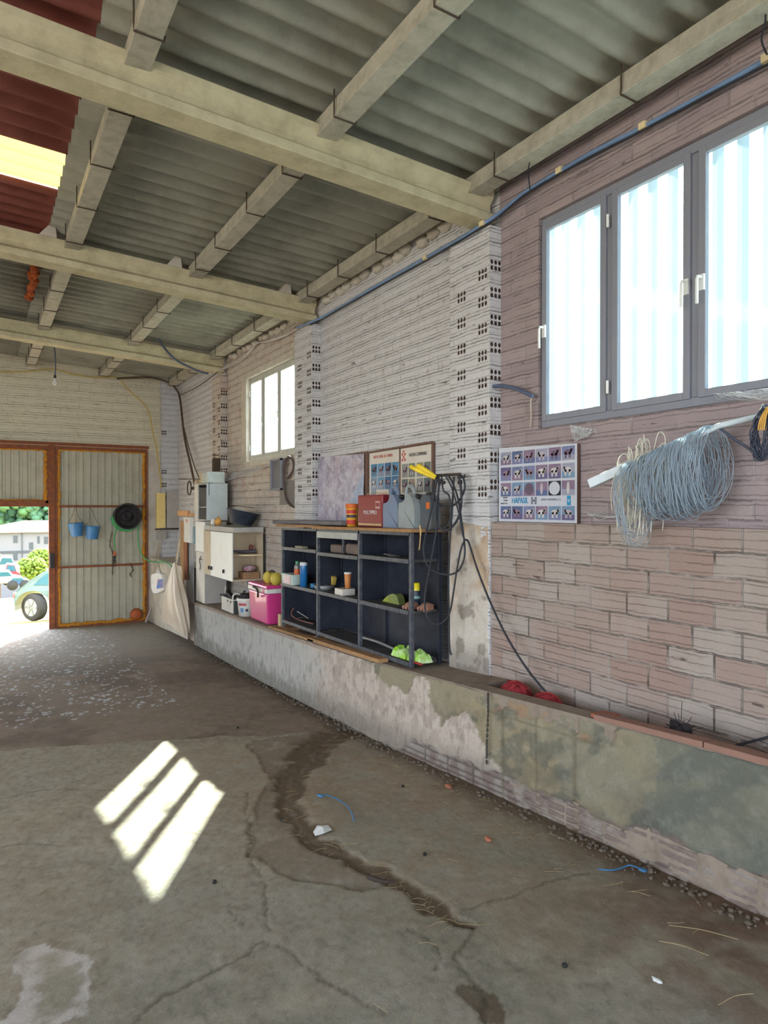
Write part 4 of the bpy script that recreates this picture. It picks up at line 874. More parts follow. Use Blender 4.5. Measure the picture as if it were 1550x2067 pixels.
pp.build('sheep_pictures', [m_paper] + pal_bg + pal_an + [M('pic_black', (40, 40, 60), .6)], root)
m_cyan = M('cyan_print', (40, 150, 200), .5); zz = 1.408 + H * .285
text('HAPASIL', .052, (x - .002, yL - W * .30, zz), (0, -1, 0), (0, 0, 1), m_cyan, root, wide=.78, ext=.0008)
text('NUEVO', .013, (x - .002, yL - W * .13, zz + .020), (0, -1, 0), (0, 0, 1), m_blkp, root, align='RIGHT'); text('OTRAS', .013, (x - .002, yL - W * .13, zz + .002), (0, -1, 0), (0, 0, 1), m_blkp, root, align='RIGHT'); text('REVISTA AL', .013, (x - .002, yL - W * .13, zz - .017), (0, -1, 0), (0, 0, 1), m_blkp, root, align='RIGHT')
text('DIMAX-RWMWAI, S. A.', .018, (x - .002, yL - W * .70, zz + .004), (0, -1, 0), (0, 0, 1), M('grey_print', (150, 150, 166), .6), root, wide=.9)
pp = MB(); yy = yL - W * .45; m_gp = M('grey_print2', (120, 120, 134), .6)
for i in range(3):
    for j in range(3):
        if (i, j) not in ((1, 0), (1, 2)): pp.box(x - .003, x - .001, yy - i * .016 - .014, yy - i * .016, zz - .022 + j * .015, zz - .009 + j * .015)
pp.build('grey_emblem', [m_gp], root)
pp = MB(); yy = yL - W * .91; pp.box(x - .003, x - .001, yy - .013, yy + .013, zz - .03, zz + .026); pp.build('cyan_emblem', [m_cyan], root)
pp = MB(); pp.prism([(x - .004, yy + .009, zz + .006), (x - .004, yy, zz - .014), (x - .004, yy - .009, zz + .006), (x - .004, yy - .005, zz + .006), (x - .004, yy, zz - .005), (x - .004, yy + .005, zz + .006)], (.001, 0, 0)); pp.build('emblem_mark', [m_white2], root)

# ================================================================ cables and tools on the near pilaster
PN = Vector((.30, .19, 0)).normalized(); PP = Vector((2.66, 4.00 - .06, 1.5)) - PN * .03     # upright plane the loops hang in
def hang(pts, off=0): return [onP(px, py, PP - PN * off, PN) for px, py in pts]
root = thing('hanging_cable', hang([(905, 960)])[0], 'coils of black electric cable hung on the pillar right of the black shelves', 'cable')
def cab(pts, r=.0065, off=0, k=6, parent=root, name='loop', closed=False, m=m_cable):
    c = MB(); c.tube(smooth(hang(pts, off), k, closed), r, 8, 0, closed); return c.build(name, [m], parent, fix=False)
cab([(880, 962), (873, 985), (878, 1010), (895, 1021), (915, 1020), (930, 1005), (938, 985), (935, 965), (928, 958)], .007, .0)
cab([(884, 960), (876, 1000), (866, 1050), (857, 1090), (855, 1115), (862, 1140), (880, 1155), (905, 1160), (925, 1152), (936, 1130), (938, 1105), (934, 1070), (925, 1010), (912, 972), (902, 958)], .0065, .014)
cab([(886, 960), (884, 1010), (882, 1060), (872, 1120), (861, 1180), (857, 1215), (862, 1245), (878, 1260), (895, 1255), (908, 1235), (916, 1190), (922, 1150), (930, 1110), (937, 1092)], .0065, .03)
cab([(916, 962), (914, 1000), (911, 1050), (907, 1110), (905, 1180), (906, 1250), (907, 1305), (911, 1322)], .007, .0)
cab([(891, 962), (895, 990), (906, 1000), (910, 1030), (905, 1058), (893, 1066), (882, 1058), (880, 1030), (886, 985), (893, 966)], .006, .04)
cab([(926, 960), (930, 985), (931, 1015), (926, 1042), (914, 1062), (900, 1070), (885, 1066)], .008, .02)
cab([(899, 960), (912, 985), (922, 1020), (928, 1045), (933, 1075), (938, 1092)], .006, .05)
h = MB(); hp = hang([(878, 960), (930, 957)], -.02); h.tube([hp[0], hp[1]], .010, 8); h.build('hook_rail', [m_wire], root)
cb = MB(); cb.tube(smooth(hang([(938, 1090), (942, 1090)]) + [onX(947, 1098, 2.80), onX(962, 1145, 2.80), onX(985, 1205, 2.80), onX(1020, 1280, 2.78), onX(1060, 1345, 2.77), onX(1100, 1395, 2.77), onX(1130, 1425, 2.77)], 6), .0065, 8); tag(cb.build('trailing_cable', [m_cable], None, fix=False), 'single black cable running slantwise from the hung coils down to the bench', 'cable')
q = hang([(880, 962)])[0]; root = thing('bolt_cutter', q, 'bolt cutter with two bright yellow grips on the hook rail', 'bolt cutter')
m_by = M('bright_yellow', (240, 206, 50), .4)
qa = [onP(px, py, PP - PN * .05, PN) for px, py in ((879, 966), (827, 941), (880, 962), (842, 939))]
for a, b_ in ((qa[0], qa[1]), (qa[2], qa[3])):
    c = MB(); c.tube([a.lerp(b_, t) for t in (0, .25, .5, .8, .97, 1)], [.008, .014, .016, .017, .015, .006], 10); c.build('grip', [m_by], root)
c = MB(); c.tube([qa[0] + Vector((.0, 0, 0)), qa[0].lerp(qa[1], -.35)], .012, 8); c.build('jaw', [m_dark], root)
c = MB(); c.tube(smooth([onX(847, 1061, 2.562), onX(849, 1072, 2.556), onX(848, 1090, 2.553), onX(846, 1110, 2.556)], 5), [.006] * 8 + [.004] * 8, 5); tag(c.build('straw_strand', [M('straw', (206, 172, 116), .9)], None, fix=False), 'frayed straw strand dangling from the plank edge', 'straw')
q = onX(966, 1328, 2.72); c = MB(); 

# ================================================================ things on the shelves
def on(px, x, lv, py=1150):
    """point on shelf level lv, seen at column px"""
    y = onX(px, py, x).y; return Vector((x, y, sz(LV[lv] + .001, y)))
# middle level, left column
q = on(580, 2.66, 1); root = thing('parts_bin', q, 'white bin with a pink sticker at the left end of the middle shelf', 'bin')
b = MB(); ya, yb = onX(592, 1160, 2.60).y, onX(563, 1160, 2.60).y; yb = min(yb, 6.55); zz = sz(LV[1], ya) + .003; zt = onX(580, 1158, 2.60).z
b.box(2.59, 2.72, ya, 6.36, zz, zt, 0, (-.006, -.006)); b.build('body', [M('mint_plastic', (196, 212, 204), .5, dirt=(160, 170, 160))], root, .004)
b = MB(); b.box(2.578, 2.583, ya + .03, 6.30, zz + .01, zt - .01); b.build('sticker', [M('pink_sticker', (232, 214, 214), .6, dirt=(214, 150, 150), amt=.8, sc=30)], root)
def can(name, px, x, lv, r, h, mats, label, cat, group=None, capr=.5, caph=.02, capm=None, py=1150, band=None):
    q = on(px, x, lv, py); root = thing(name, q, label, cat, group)
    b = MB(); b.lathe([(0, 0), (r, 0), (r, h * .9), (r * .9, h * .95), (r * capr, h), (0, h)], q, 20); b.build('body', [mats], root)
    if band:
        m_, a0, a1 = band; b = MB(); b.lathe([(r + .0006, h * a0), (r + .0006, h * a1)], q, 20); b.build('printed_band', [m_], root)
    b = MB(); b.lathe([(r * capr * 1.02, h), (r * capr * 1.02, h + caph), (0, h + caph)], q, 16); b.build('cap', [capm or m_dark], root); return root
can('spray_can', 600, 2.66, 1, .030, .20, M('grey_can', (146, 142, 144), .4, .2), 'grey bottle with an orange band and green cap, left of the blue canister', 'can', None, .6, .03, M('green_cap', (104, 168, 128), .5), 1160, (M('orange_band', (222, 110, 66), .5), .4, .78))
can('canister', 613, 2.64, 1, .036, .235, M('blue_canister', (38, 112, 176), .35, coat=.3), 'blue canister with a white stripe on the middle shelf', 'can', None, .9, .012, m_dark, 1160, (M('white_band', (220, 222, 226), .5), .86, .99))
q = on(634, 2.68, 1); b = MB(); b.lathe([(0, 0), (.035, 0), (.035, .04), (0, .042)], q, 18); tag(b.build('small_pot', [M('blue_pot', (60, 128, 176), .45)], None), 'low blue pot beside the shelf post, right of the canister', 'pot')
q = on(595, 2.76, 1); b = MB(); b.blob(q + Vector((0, 0, .06)), (.06, .10, .06), 0, .4, 5); tag(b.build('crumpled_rag', [M('grey_rag', (120, 116, 124), .9)], None, fix=False), 'grey crumpled rag behind the white bin', 'rag')
# centre column
q = on(655, 2.70, 1); root = thing('parts_tray', q, 'low round grey tray with loose tools on the middle shelf', 'tray')
b = MB(); b.lathe([(0, 0), (.085, 0), (.10, .045), (.095, .045), (.08, .008), (0, .008)], q, 22); b.build('dish', [M('steel_grey', (150, 150, 152), .45, .4)], root)
b = MB(); b.tube([q + Vector((-.02, -.08, .05)), q + Vector((.03, .07, .055))], .008, 6); b.tube([q + Vector((.03, -.07, .052)), q + Vector((-.02, .08, .06))], .007, 6); b.build('tools', [m_wire], root)
q = on(668, 2.76, 1); b = MB(); b.obox(q + Vector((0, 0, .10)), (.02, 0, 0), (0, .07, .02), (0, -.012, .035)); tag(b.build('yellow_box', [M('dull_yellow', (206, 176, 84), .6)], None, .003), 'tilted dull yellow carton behind the round tray', 'box')
q = on(661, 2.79, 1); b = MB(); b.blob(q + Vector((-.04, -.02, .055)), (.03, .05, .03), 0, .3, 4); tag(b.build('tape_roll', [M('pale_blue', (128, 170, 190), .6)], None, fix=False), 'small pale blue bundle between tray and yellow carton', 'bundle')
q = on(689, 2.65, 1); b = MB(); ya, yb = q.y - .05, q.y + .06; b.box(2.615, 2.74, ya - .03, yb, q.z, q.z + .055); r_ = thing('carton', q, 'small white carton at the edge of the middle shelf under the orange cup', 'carton'); b.build('box', [m_paper2], r_, .003)
q = on(702, 2.69, 1); q.z += .057; root = thing('paper_cup', q, 'tall orange and white cup standing on the white carton', 'cup')
b = MB(); b.lathe([(0, 0), (.024, 0), (.031, .135), (.029, .135), (.022, .01), (0, .01)], q, 20); b.build('cup_wall', [M('orange_cup', (214, 140, 80), .5)], root); b = MB(); b.lathe([(.0315, .122), (.033, .135), (.031, .137)], q, 20); b.build('cup_rim', [m_white2], root)
# right column, middle level
q = on(790, 2.72, 1, 1200); c = MB(); c.prism(smooth([q + Vector(v) for v in ((0, .14, .0), (0, .06, .05), (0, -.02, .075), (0, -.08, .06), (0, -.11, .0))], 4), (.07, .02, 0)); tag(c.build('plastic_bag', [M('olive_plastic', (124, 136, 84), .4, dirt=(196, 200, 60), amt=.9, sc=9)], None, fix=False), 'crumpled olive and yellow plastic bag on the middle shelf', 'bag')
can('spray_can', 840, 2.73, 1, .028, .13, M('dark_can', (44, 54, 74), .4), 'dark can with a bright yellow cap at the right end of the middle shelf', 'can', None, .95, .055, M('yellow_cap', (226, 208, 36), .4), 1205, (M('green_band', (120, 160, 150), .5), .55, .7))
q = on(842, 2.66, 1, 1215); root = thing('leather_gloves', q + Vector((0, .03, 0)), 'pair of worn brown work gloves in front of the yellow capped can', 'gloves')
m_gl = M('glove_leather', (150, 110, 92), .85, dirt=(112, 70, 60), amt=.7, sc=30)
for (dx, dy, s_) in ((-.005, .06, 1), (.05, -.05, 2)):
    c = MB(); o_ = q + Vector((dx, dy, .032)); c.blob(o_, (.05, .05, .03), 0, .2, s_)
    for k in range(4): c.tube([o_ + Vector((-.03, .02 - .02 * k, .004)), o_ + Vector((-.06 + .01 * k, .03 - .028 * k, -.012)), o_ + Vector((-.05, .035 - .034 * k, -.024))], [.012, .011, .008], 7)
    c.build('glove', [m_gl], root, fix=False)
# upper level
q = on(610, 2.66, 2, 1100); b = MB(); b.box(2.62, 2.68, q.y - .09, q.y + .09, q.z, q.z + .02); tag(b.build('grout_bar', [M('putty', (160, 156, 132), .8)], None, .004), 'small putty coloured bar on the top shelf of the left column', 'bar')
q = on(672, 2.70, 2, 1105); 
for (ya, yb, l) in ((5.22, 5.43, 'brown stone block left of the dark post in the centre compartment'), (4.84, 5.13, 'larger brown stone block right of the dark post in the centre compartment')):
    b = MB(); b.box(2.66, 2.80, ya, yb, sz(1.113, ya), sz(1.113, ya) + (.075 if ya > 5.2 else .09)); tag(b.build('stone_block', [M('brown_stone', (112, 98, 92), .9, dirt=(150, 128, 106), amt=.4)], None, .02, 3), l, 'block', 'stone blocks on the centre shelf')
q = on(790, 2.70, 2, 1120); b = MB(); b.obox(q + Vector((0, 0, .012)), (.03, 0, 0), (0, .07, .006), (0, 0, .002)); tag(b.build('paint_scraper', [M('steel_grey', (150, 150, 152), .45, .4)], None), 'thin grey scraper lying in the upper right compartment', 'scraper')
# bottom level
for (pts, rad, m_, l, nm, ct) in ((((592, 1228), (588, 1240), (600, 1250), (632, 1262)), .008, M('copper_pipe', (140, 96, 88), .5, .3), 'bent copper coloured pipe in the lower left compartment', 'bent_pipe', 'pipe'),
    (((600, 1234), (622, 1248),), .006, M('steel_grey', (150, 150, 152), .45, .4), 'straight steel rod lying over the bent pipe', 'steel_rod', 'rod')):
    c = MB(); P = [onX(px, py, 2.66 + .02 * i) for i, (px, py) in enumerate(pts)]
    for p in P: p.z = max(p.z, sz(LV[0], p.y) + rad + .003); p.y = min(p.y, 6.36)
    c.tube(smooth(P, 5), rad, 8); tag(c.build(nm, [m_], None, fix=False), l, ct)
c = MB(); a, b_ = onX(727, 1280, 2.72), onX(812, 1302, 2.70); a.z = sz(LV[0], a.y) + .03; b_.z = sz(LV[0], b_.y) + .02; c.tube(smooth([a, a.lerp(b_, .45) + Vector((0, 0, .012)), b_], 6), .011, 10); tag(c.build('exhaust_pipe', [M('steel_grey', (150, 150, 152), .45, .4)], None, fix=False), 'grey metal pipe lying along the bottom shelf towards the green packet', 'pipe')
def packet(px0, px1, x, hgt, sd, m_, label):
    ya, yb = onX(px1, 1310, x).y, onX(px0, 1310, x).y; nY, nX = 16, 10; V = []; n = npnoise(*np.meshgrid(np.linspace(0, 2, nY), np.linspace(0, 1.4, nX), indexing='ij'), 3, sd, 4)
    V = []; F = []
    for s_ in (1, 0):
        for i in range(nY):
            for j in range(nX):
                u, v = i / (nY - 1), j / (nX - 1); e = min(u, 1 - u, v, 1 - v) * 4; e = min(1, e) ** .5
                y = ya + (yb - ya) * u + (n[i, j] - .5) * .03; V.append((x - .05 + .12 * v + (n[i, -j - 1] - .5) * .03, y, sz(LV[0], y) + .003 + s_ * e * hgt * (.35 + n[i, j])))
    k = nY * nX
    for i in range(nY - 1):
        for j in range(nX - 1): a = i * nX + j; F += [(a, a + nX, a + nX + 1, a + 1), (k + a, k + a + 1, k + a + nX + 1, k + a + nX)]
    b = MB(); b.add(V, F, 0, False); return tag(b.build(label[0], [m_], None), label[1], 'packet', 'green packets on the bottom shelf')
m_pk = M('green_foil', (150, 206, 56), .3, dirt=(226, 236, 206), amt=.8, sc=12)
packet(798, 828, 2.68, .07, 91, m_pk, ('foil_packet', 'crumpled bright green foil packet left of the front post'))
packet(831, 858, 2.68, .08, 92, m_pk, ('foil_packet', 'crumpled green and white foil packet right of the front post'))
q = onX(842, 1330, 2.625); b = MB(); b.box(2.62, 2.64, q.y - .05, q.y + .05, sz(LV[0], q.y) + .003, sz(LV[0], q.y) + .015); tag(b.build('red_file', [M('red_tool', (170, 50, 50), .5)], None, .003), 'small red file lying at the lower right corner of the shelving', 'tool')

# ================================================================ objects left of the shelving, on the bench
ZB = lambda y: zb(y) + .001
# pink cool box
yn = onX(536, 1240, 2.56).y; q = Vector((2.68, 6.95, ZB(6.95)))
near = onX(541, 1254, 2.575); yN = 6.72; yF2 = 7.30; z0 = ZB(6.72); zt = onX(540, 1185, 2.575).z
root = thing('cool_box', (2.70, (yN + yF2) / 2, z0), 'pink plastic cool box with a white rim band standing on the bench', 'cool box')
m_pink = M('pink_plastic', (206, 60, 130), .35, dirt=(176, 44, 106), amt=.4, sc=4, coat=.3); m_wb = M('white_plastic', (226, 222, 216), .4, dirt=(180, 172, 164))
b = MB(); b.box(2.585, 2.835, yN + .03, yF2 - .03, z0, zt - .075, 0, (-.018, -.022)); b.build('body', [m_pink], root, .02, 3)
b = MB(); b.box(2.56, 2.86, yN, yF2, zt - .075, zt - .025); b.build('rim_band', [m_wb], root, .01)
b = MB(); b.box(2.562, 2.858, yN + .002, yF2 - .002, zt - .024, zt + .012, 0, (.006, .006)); b.build('lid', [m_pink], root, .01)
b = MB(); b.tube(smooth([(2.548, yN + .34, zt - .035), (2.535, yN + .32, zt - .02), (2.53, yN + .18, zt - .05), (2.53, yN + .17, zt - .11), (2.545, yN + .22, zt - .12)], 5), .011, 8); b.build('carry_handle', [m_dark], root)
b = MB(); b.box(2.574, 2.579, yN + .17, yN + .28, z0 + .20, z0 + .28); b.build('sticker', [M('old_sticker', (206, 190, 140), .6, dirt=(120, 110, 110), amt=.8, sc=25)], root)
b = MB(); b.box(2.553, 2.559, yN + .06, yN + .10, zt - .07, zt - .03); b.build('latch', [m_pink], root, .002)
# ear defenders on it
q = Vector((2.68, 6.86, zt + .014)); root = thing('ear_defenders', q, 'yellow and black ear defenders on the lid of the pink box', 'ear defenders')
b = MB(); b.tube([q + Vector((.0 + .0, math.cos(a) * .13, .04 + math.sin(a) * .10)) for a in np.linspace(.1, math.pi - .1, 16)], .011, 8); b.build('headband', [m_dark], root)
for s_ in (-1, 1):
    b = MB(); b.lathe([(0, -.03), (.05, -.03), (.062, -.008), (.058, .02), (.03, .036), (0, .036)], q + Vector((0, s_ * .11, .062)), 20, 0, (0, s_, .1), 1, 1.15); b.build('ear_cup', [M('muff_yellow', (206, 184, 76), .5)], root)
# bucket of filler
y = onX(490, 1225, 2.66).y; c0 = Vector((2.665, 7.62, ZB(7.62))); root = thing('tub', c0, 'white plastic tub with a red and blue label between toolbox and pink box', 'tub')
b = MB(); b.lathe([(0, 0), (.095, 0), (.112, .20), (.112, .205), (.106, .205), (.09, .01), (0, .01)], c0, 28); b.build('body', [m_wb], root)
b = MB(); b.lathe([(.117, .175), (.120, .18), (.120, .205), (.115, .208)], c0, 28); b.build('rim', [m_wb], root)
b = MB()
for (a0, a1, z0_, z1_, mi) in ((3.3, 4.3, .125, .155, 0), (3.6, 4.0, .05, .10, 1), (4.2, 4.5, .06, .09, 2)):
    aa_ = np.linspace(a0, a1, 8); V = [c0 + Vector(((.0955 + .017 * z / .2 + .0012) * math.cos(a), (.0955 + .017 * z / .2 + .0012) * math.sin(a), z)) for z in (z0_, z1_) for a in aa_]; b.add(V, [(i, i + 1, 9 + i, 8 + i) for i in range(7)], mi)
b.build('label_print', [M('tub_red2', (186, 90, 96), .5), M('tub_blue', (90, 140, 176), .5), m_blkp], root)
b = MB(); b.lathe([(.108, .19), (.07, .23), (0, .236)], c0, 14); b.blob(c0 + Vector((-.01, 0, .225)), (.085, .09, .035), 0, .5, 8); tag(b.build('black_cloth', [m_dark], None, fix=False), 'dark bundled cloth filling the top of the white tub', 'cloth')
b = MB(); b.tube([c0 + Vector((-.03, math.cos(a) * .035, .25 + math.sin(a) * .04)) for a in np.linspace(0, math.pi, 10)], .006, 6); tag(b.build('cable_loop', [m_dark], None, fix=False), 'small black loop sticking up out of the white tub', 'cable')
# tool box
ya, yb = 7.86, 8.30; z0 = ZB(7.86); root = thing('toolbox', (2.64, 8.1, z0), 'grey open toolbox with white latches and black tools at the bench edge', 'toolbox')
m_lg = M('light_grey_plastic', (196, 192, 184), .5)
b = MB(); b.box(2.575, 2.585, ya, yb, z0, z0 + .165); b.box(2.75, 2.76, ya, yb, z0, z0 + .165); b.box(2.585, 2.75, ya, ya + .01, z0, z0 + .165); b.box(2.585, 2.75, yb - .01, yb, z0, z0 + .165); b.box(2.585, 2.75, ya + .01, yb - .01, z0, z0 + .01); b.build('tray', [m_lg], root)
b = MB(); b.box(2.583, 2.752, ya - .012, ya - .002, z0, z0 + .15); b.build('end_panel', [M('dark_green_grey', (70, 76, 78), .5)], root)
for y_ in (ya + .05, ya + .17):
    b = MB(); b.prism([(2.570, y_, z0 + .14), (2.570, y_ + .05, z0 + .14), (2.570, y_ + .025, z0 + .115)], (.004, 0, 0)); b.build('latch', [m_dark], root)
b = MB(); b.tube(smooth([(2.58, ya + .01, z0 + .15), (2.575, ya - .015, z0 + .22), (2.62, ya - .015, z0 + .235), (2.66, ya - .012, z0 + .21), (2.66, ya + .01, z0 + .15)], 4), .011, 8); b.build('end_handle', [m_wb], root)
b = MB(); b.tube([(2.60, ya + .10, z0 + .175), (2.63, yb - .02, z0 + .21)], .016, 8); b.tube([(2.66, ya + .08, z0 + .18), (2.66, yb + .03, z0 + .2)], .018, 8); b.tube([(2.70, ya + .12, z0 + .19), (2.58, yb + .05, z0 + .17)], .014, 8); b.build('black_tools', [m_dark], root)
b = MB(); b.tube(smooth([(2.62, yb, z0 + .19), (2.60, yb - .08, z0 + .25), (2.62, yb - .03, z0 + .28), (2.64, yb + .04, z0 + .24)], 4), .008, 6); b.build('white_strap', [m_wb], root)
b = MB(); b.blob((2.86, 7.98, z0 + .17), (.075, .13, .18), 0, .45, 12); tag(b.build('plastic_sack', [M('grey_film', (150, 146, 150), .5, dirt=(110, 106, 112))], None, fix=False), 'grey crumpled plastic sack behind the toolbox, under the white cabinet', 'sack')
b = MB(); b.obox((2.82, 7.74, zb(7.7) + .30), (.012, -.004, 0), (0, .07, 0), (.004, 0, .09)); tag(b.build('white_card', [M('pale_card', (206, 216, 222), .6)], None, .002), 'pale upright card leaning under the end of the white cabinet', 'card')
b = MB(); b.box(2.80, 2.86, 7.32, 7.48, ZB(7.4), zb(7.4) + .36); tag(b.build('cardboard_box', [M('cardboard', (170, 130, 96), .85)], None, .004), 'narrow brown cardboard box against the wall behind the pink box', 'box')
b = MB(); b.box(2.865, 2.945, 6.98, 7.28, ZB(7.0), zb(7) + .40); tag(b.build('cardboard_box', [M('pale_cardboard', (206, 176, 140), .85)], None, .004), 'pale cardboard box close behind the pink box', 'box')

# white cabinet with open end shelves, fixed to the wall
cx0, cx1, cy0, cy1 = 2.555, 2.93, 7.78, 8.97; cz0, cz1 = .625, 1.262
root = thing('wall_cabinet', (2.75, 8.4, cz0), 'white wall cabinet with open beige end shelves above the toolbox', 'cabinet')
m_beige = M('beige_board', (206, 190, 164), .7, dirt=(170, 150, 126), amt=.5, sc=5)
ye = cy0 + .02
b = MB(); b.box(cx0 + .004, cx1, cy0 + .30, cy0 + .315, cz0, cz1 - .06); b.build('end_wall', [m_beige], root)
b = MB(); b.box(cx0 + .002, cx1, cy0, cy1, cz1 - .062, cz1); b.build('top_board', [M('grey_worktop', (182, 178, 172), .6)], root, .003)
b = MB(); b.box(cx0 + .004, cx1, cy0 + .02, cy1, cz0, cz0 + .016); b.build('bottom_board', [m_beige], root)
b = MB(); b.box(cx1 - .012, cx1, cy0 + .02, cy1, cz0 + .016, cz1 - .062); b.build('back_board', [m_beige], root)
b = MB(); b.box(cx0 + .004, cx1, cy1 - .016, cy1, cz0 + .016, cz1 - .062); b.build('far_side', [m_beige], root)
b = MB(); b.box(cx1 - .002, cx1 + .012, cy0 - .004, cy0 + .016, cz0 - .02, cz1 - .08); b.build('wall_strip', [m_dark], root)
pr = [(cx1 - .012, cy0 + .30)] + [(cx0 + .02 + .33 * (1 - math.cos(a)), cy0 + .30 - .27 * math.sin(a)) for a in np.linspace(.0, 1.4, 9)] + [(cx1 - .012, cy0 + .03)]
zsh = onY(500, 1121, cy0 + .05).z
b = MB(); b.prism([(x, y, zsh - .01) for x, y in pr], (0, 0, .018)); b.build('end_shelf', [M('cream_edge', (226, 206, 170), .6)], root)
dw = [(cy0 + .005, cy0 + .43), (cy0 + .435, cy0 + .86), (cy0 + .865, cy0 + 1.18)]
for i, (a, bb_) in enumerate(dw):
    b_ = bb_; b = MB(); b.box(cx0 - .016, cx0, a, b_, cz0 + .002, cz1 - .066); d = b.build('door', [m_whitep if i < 2 else m_beige], root, .003); d['label'] = 'glossy white door' if i < 2 else 'beige door'
    yk = {0: cy0 + .30, 1: cy0 + .80, 2: a + .04}[i]
    k = MB(); k.obox((cx0 - .027, yk, cz0 + .10), (.011, 0, 0), (0, .009, 0), (0, 0, .022)); k.build('knob', [m_dark], d)
z_ = zsh + .009
b = MB(); b.tube([(2.63, cy0 + .24, z_ + .035), (2.75, cy0 + .20, z_ + .022), (2.89, cy0 + .16, z_ + .03)], [.012, .02, .022], 8); tag(b.build('power_tool', [M('dark_violet', (84, 78, 92), .5)], None), 'dark tool lying on the curved end shelf of the white cabinet', 'tool')
b = MB(); b.blob((2.85, cy0 + .22, z_ + .075), (.028, .028, .035), 0, .15, 2); tag(b.build('red_ball', [M('dull_red', (140, 80, 74), .7)], None, fix=False), 'small dull red ball behind the dark tool on the curved shelf', 'ball')
z_ = cz0 + .017
b = MB(); b.box(2.70, 2.90, cy0 + .06, cy0 + .24, z_, z_ + .08); tag(b.build('cardboard_box', [M('cardboard', (170, 130, 96), .85)], None, .003), 'low brown carton in the bottom of the cabinet end', 'box')
b = MB(); b.blob((2.80, cy0 + .14, z_ + .12), (.08, .07, .04), 0, .5, 6); tag(b.build('plastic_wrap', [M('clear_wrap', (190, 170, 176), .35, dirt=(176, 60, 100), amt=.8, sc=18)], None, fix=False), 'crumpled clear and pink wrap on the low carton in the cabinet', 'wrap')
# trough, gourd, cup on top of it
q = Vector((2.74, 8.05, cz1 + .002)); root = thing('rubber_trough', q, 'tilted black rubber bucket standing on the white cabinet', 'bucket')
ax = Vector((.20, -.06, 1)); b = MB(); b.lathe([(0, 0), (.13, 0), (.135, .005), (.205, .155), (.215, .16), (.21, .168), (.195, .163), (.125, .012), (0, .012)], q + Vector((0, .02, .026)), 32, 0, ax, .95, 1.1); b.build('bowl', [M('navy_rubber', (42, 50, 66), .6, dirt=(70, 76, 90), amt=.6, sc=15)], root)
b = MB(); P = [q + Vector((.0, .02, .02)) + Vector((.02, -.02, .20)) + Vector((math.cos(a) * .13, math.sin(a) * .20, .03 * abs(math.sin(a * .5)) + .01)) for a in np.linspace(-.3, 2.9, 14)]; b.tube(P, .004, 6); b.build('bail', [m_wire], root)
q = onX(440, 1058, 2.64); q.z = cz1 + .001; b = MB(); b.blob(q + Vector((.0, 0, .052)), (.045, .05, .05), 0, .06, 3, 18, 12); b.tube([q + Vector((0, 0, .1)), q + Vector((.01, 0, .125))], .007, 6); tag(b.build('gourd', [M('pumpkin', (222, 164, 84), .6)], None, fix=False), 'small orange gourd on the white cabinet beside the cup', 'gourd')
q = onX(430, 1058, 2.62); q.z = cz1 + .001; b = MB(); b.lathe([(0, 0), (.026, 0), (.032, .085), (.03, .085), (.024, .005), (0, .005)], q, 18); tag(b.build('white_cup', [m_wb], None), 'white cup on the white cabinet left of the gourd', 'cup')
q = onX(420, 1058, 2.66); q.z = cz1 + .001; b = MB(); b.lathe([(0, 0), (.022, 0), (.022, .10), (.012, .12), (0, .12)], q, 16); tag(b.build('beige_bottle', [m_beige], None), 'small beige bottle on the white cabinet, leftmost of the three small items', 'bottle')

# tall pale panel box (old fridge) further on
fy0, fy1 = 9.0, 9.36; z0 = ZB(9.35)
root = thing('tall_locker', (2.72, 9.2, z0), 'tall narrow white locker standing at the far end of the bench', 'locker')
b = MB(); b.box(2.575, 2.86, fy0, fy1, zb(9.0) + .002, 1.31); b.build('body', [m_greyp], root, .004)
b = MB(); b.box(2.556, 2.573, fy0 - .002, fy1 + .06, .90, 1.305); b.build('upper_panel', [m_whitep], root, .003)['label'] = 'upper panel whitened like a patch of light'  # white colour stands in for a bright light patch on the locker
b = MB(); b.box(2.558, 2.573, fy0 - .002, fy1 + .04, zb(9.1) + .01, .895); b.build('lower_door', [M('cream_panel', (214, 206, 194), .5, dirt=(160, 170, 176), amt=.5, sc=3)], root, .003)
b = MB(); b.tube(smooth([(2.545, 9.12, .84), (2.535, 9.14, .78), (2.535, 9.10, .72), (2.545, 9.16, .66)], 4), .006, 6); b.tube([(2.545, 9.08, .80), (2.545, 9.20, .80)], .005, 6); b.build('latch', [m_wire], root)
# upper cabinet with broken door
uz0, uz1 = 1.325, onY(435, 976, 9.0).z
root = thing('wall_cabinet', (2.72, 9.2, uz0), 'small pale cabinet with an open side, hung above the tall locker', 'cabinet')
b = MB(); b.box(2.59, 2.872, fy0 - .012, fy0, uz0, uz1); b.build('near_side', [M('pale_blue_grey', (198, 206, 208), .5, dirt=(160, 168, 170), amt=.4, sc=4)], root)
b = MB(); b.box(2.575, 2.865, fy0, fy1 + .10, uz0, uz0 + .014); b.build('bottom_board', [m_greyp], root)
b = MB(); b.box(2.575, 2.865, fy0, fy1 + .10, uz1 - .014, uz1); b.build('top_board', [m_greyp], root)
b = MB(); b.box(2.60, 2.865, fy0, fy1 + .08, uz0 + .17, uz0 + .182); b.build('shelf', [m_wb], root)
b = MB(); b.box(2.575, 2.865, fy1 + .09, fy1 + .104, uz0 + .014, uz1 - .014); b.build('far_side', [m_greyp], root)
b = MB(); b.box(2.852, 2.865, fy0, fy1 + .09, uz0 + .014, uz1 - .014); b.build('back_board', [m_greyp], root)
b = MB(); b.box(2.562, 2.575, fy1 - .04, fy1 + .13, uz0 - .01, uz1); b.build('door', [m_wb], root)
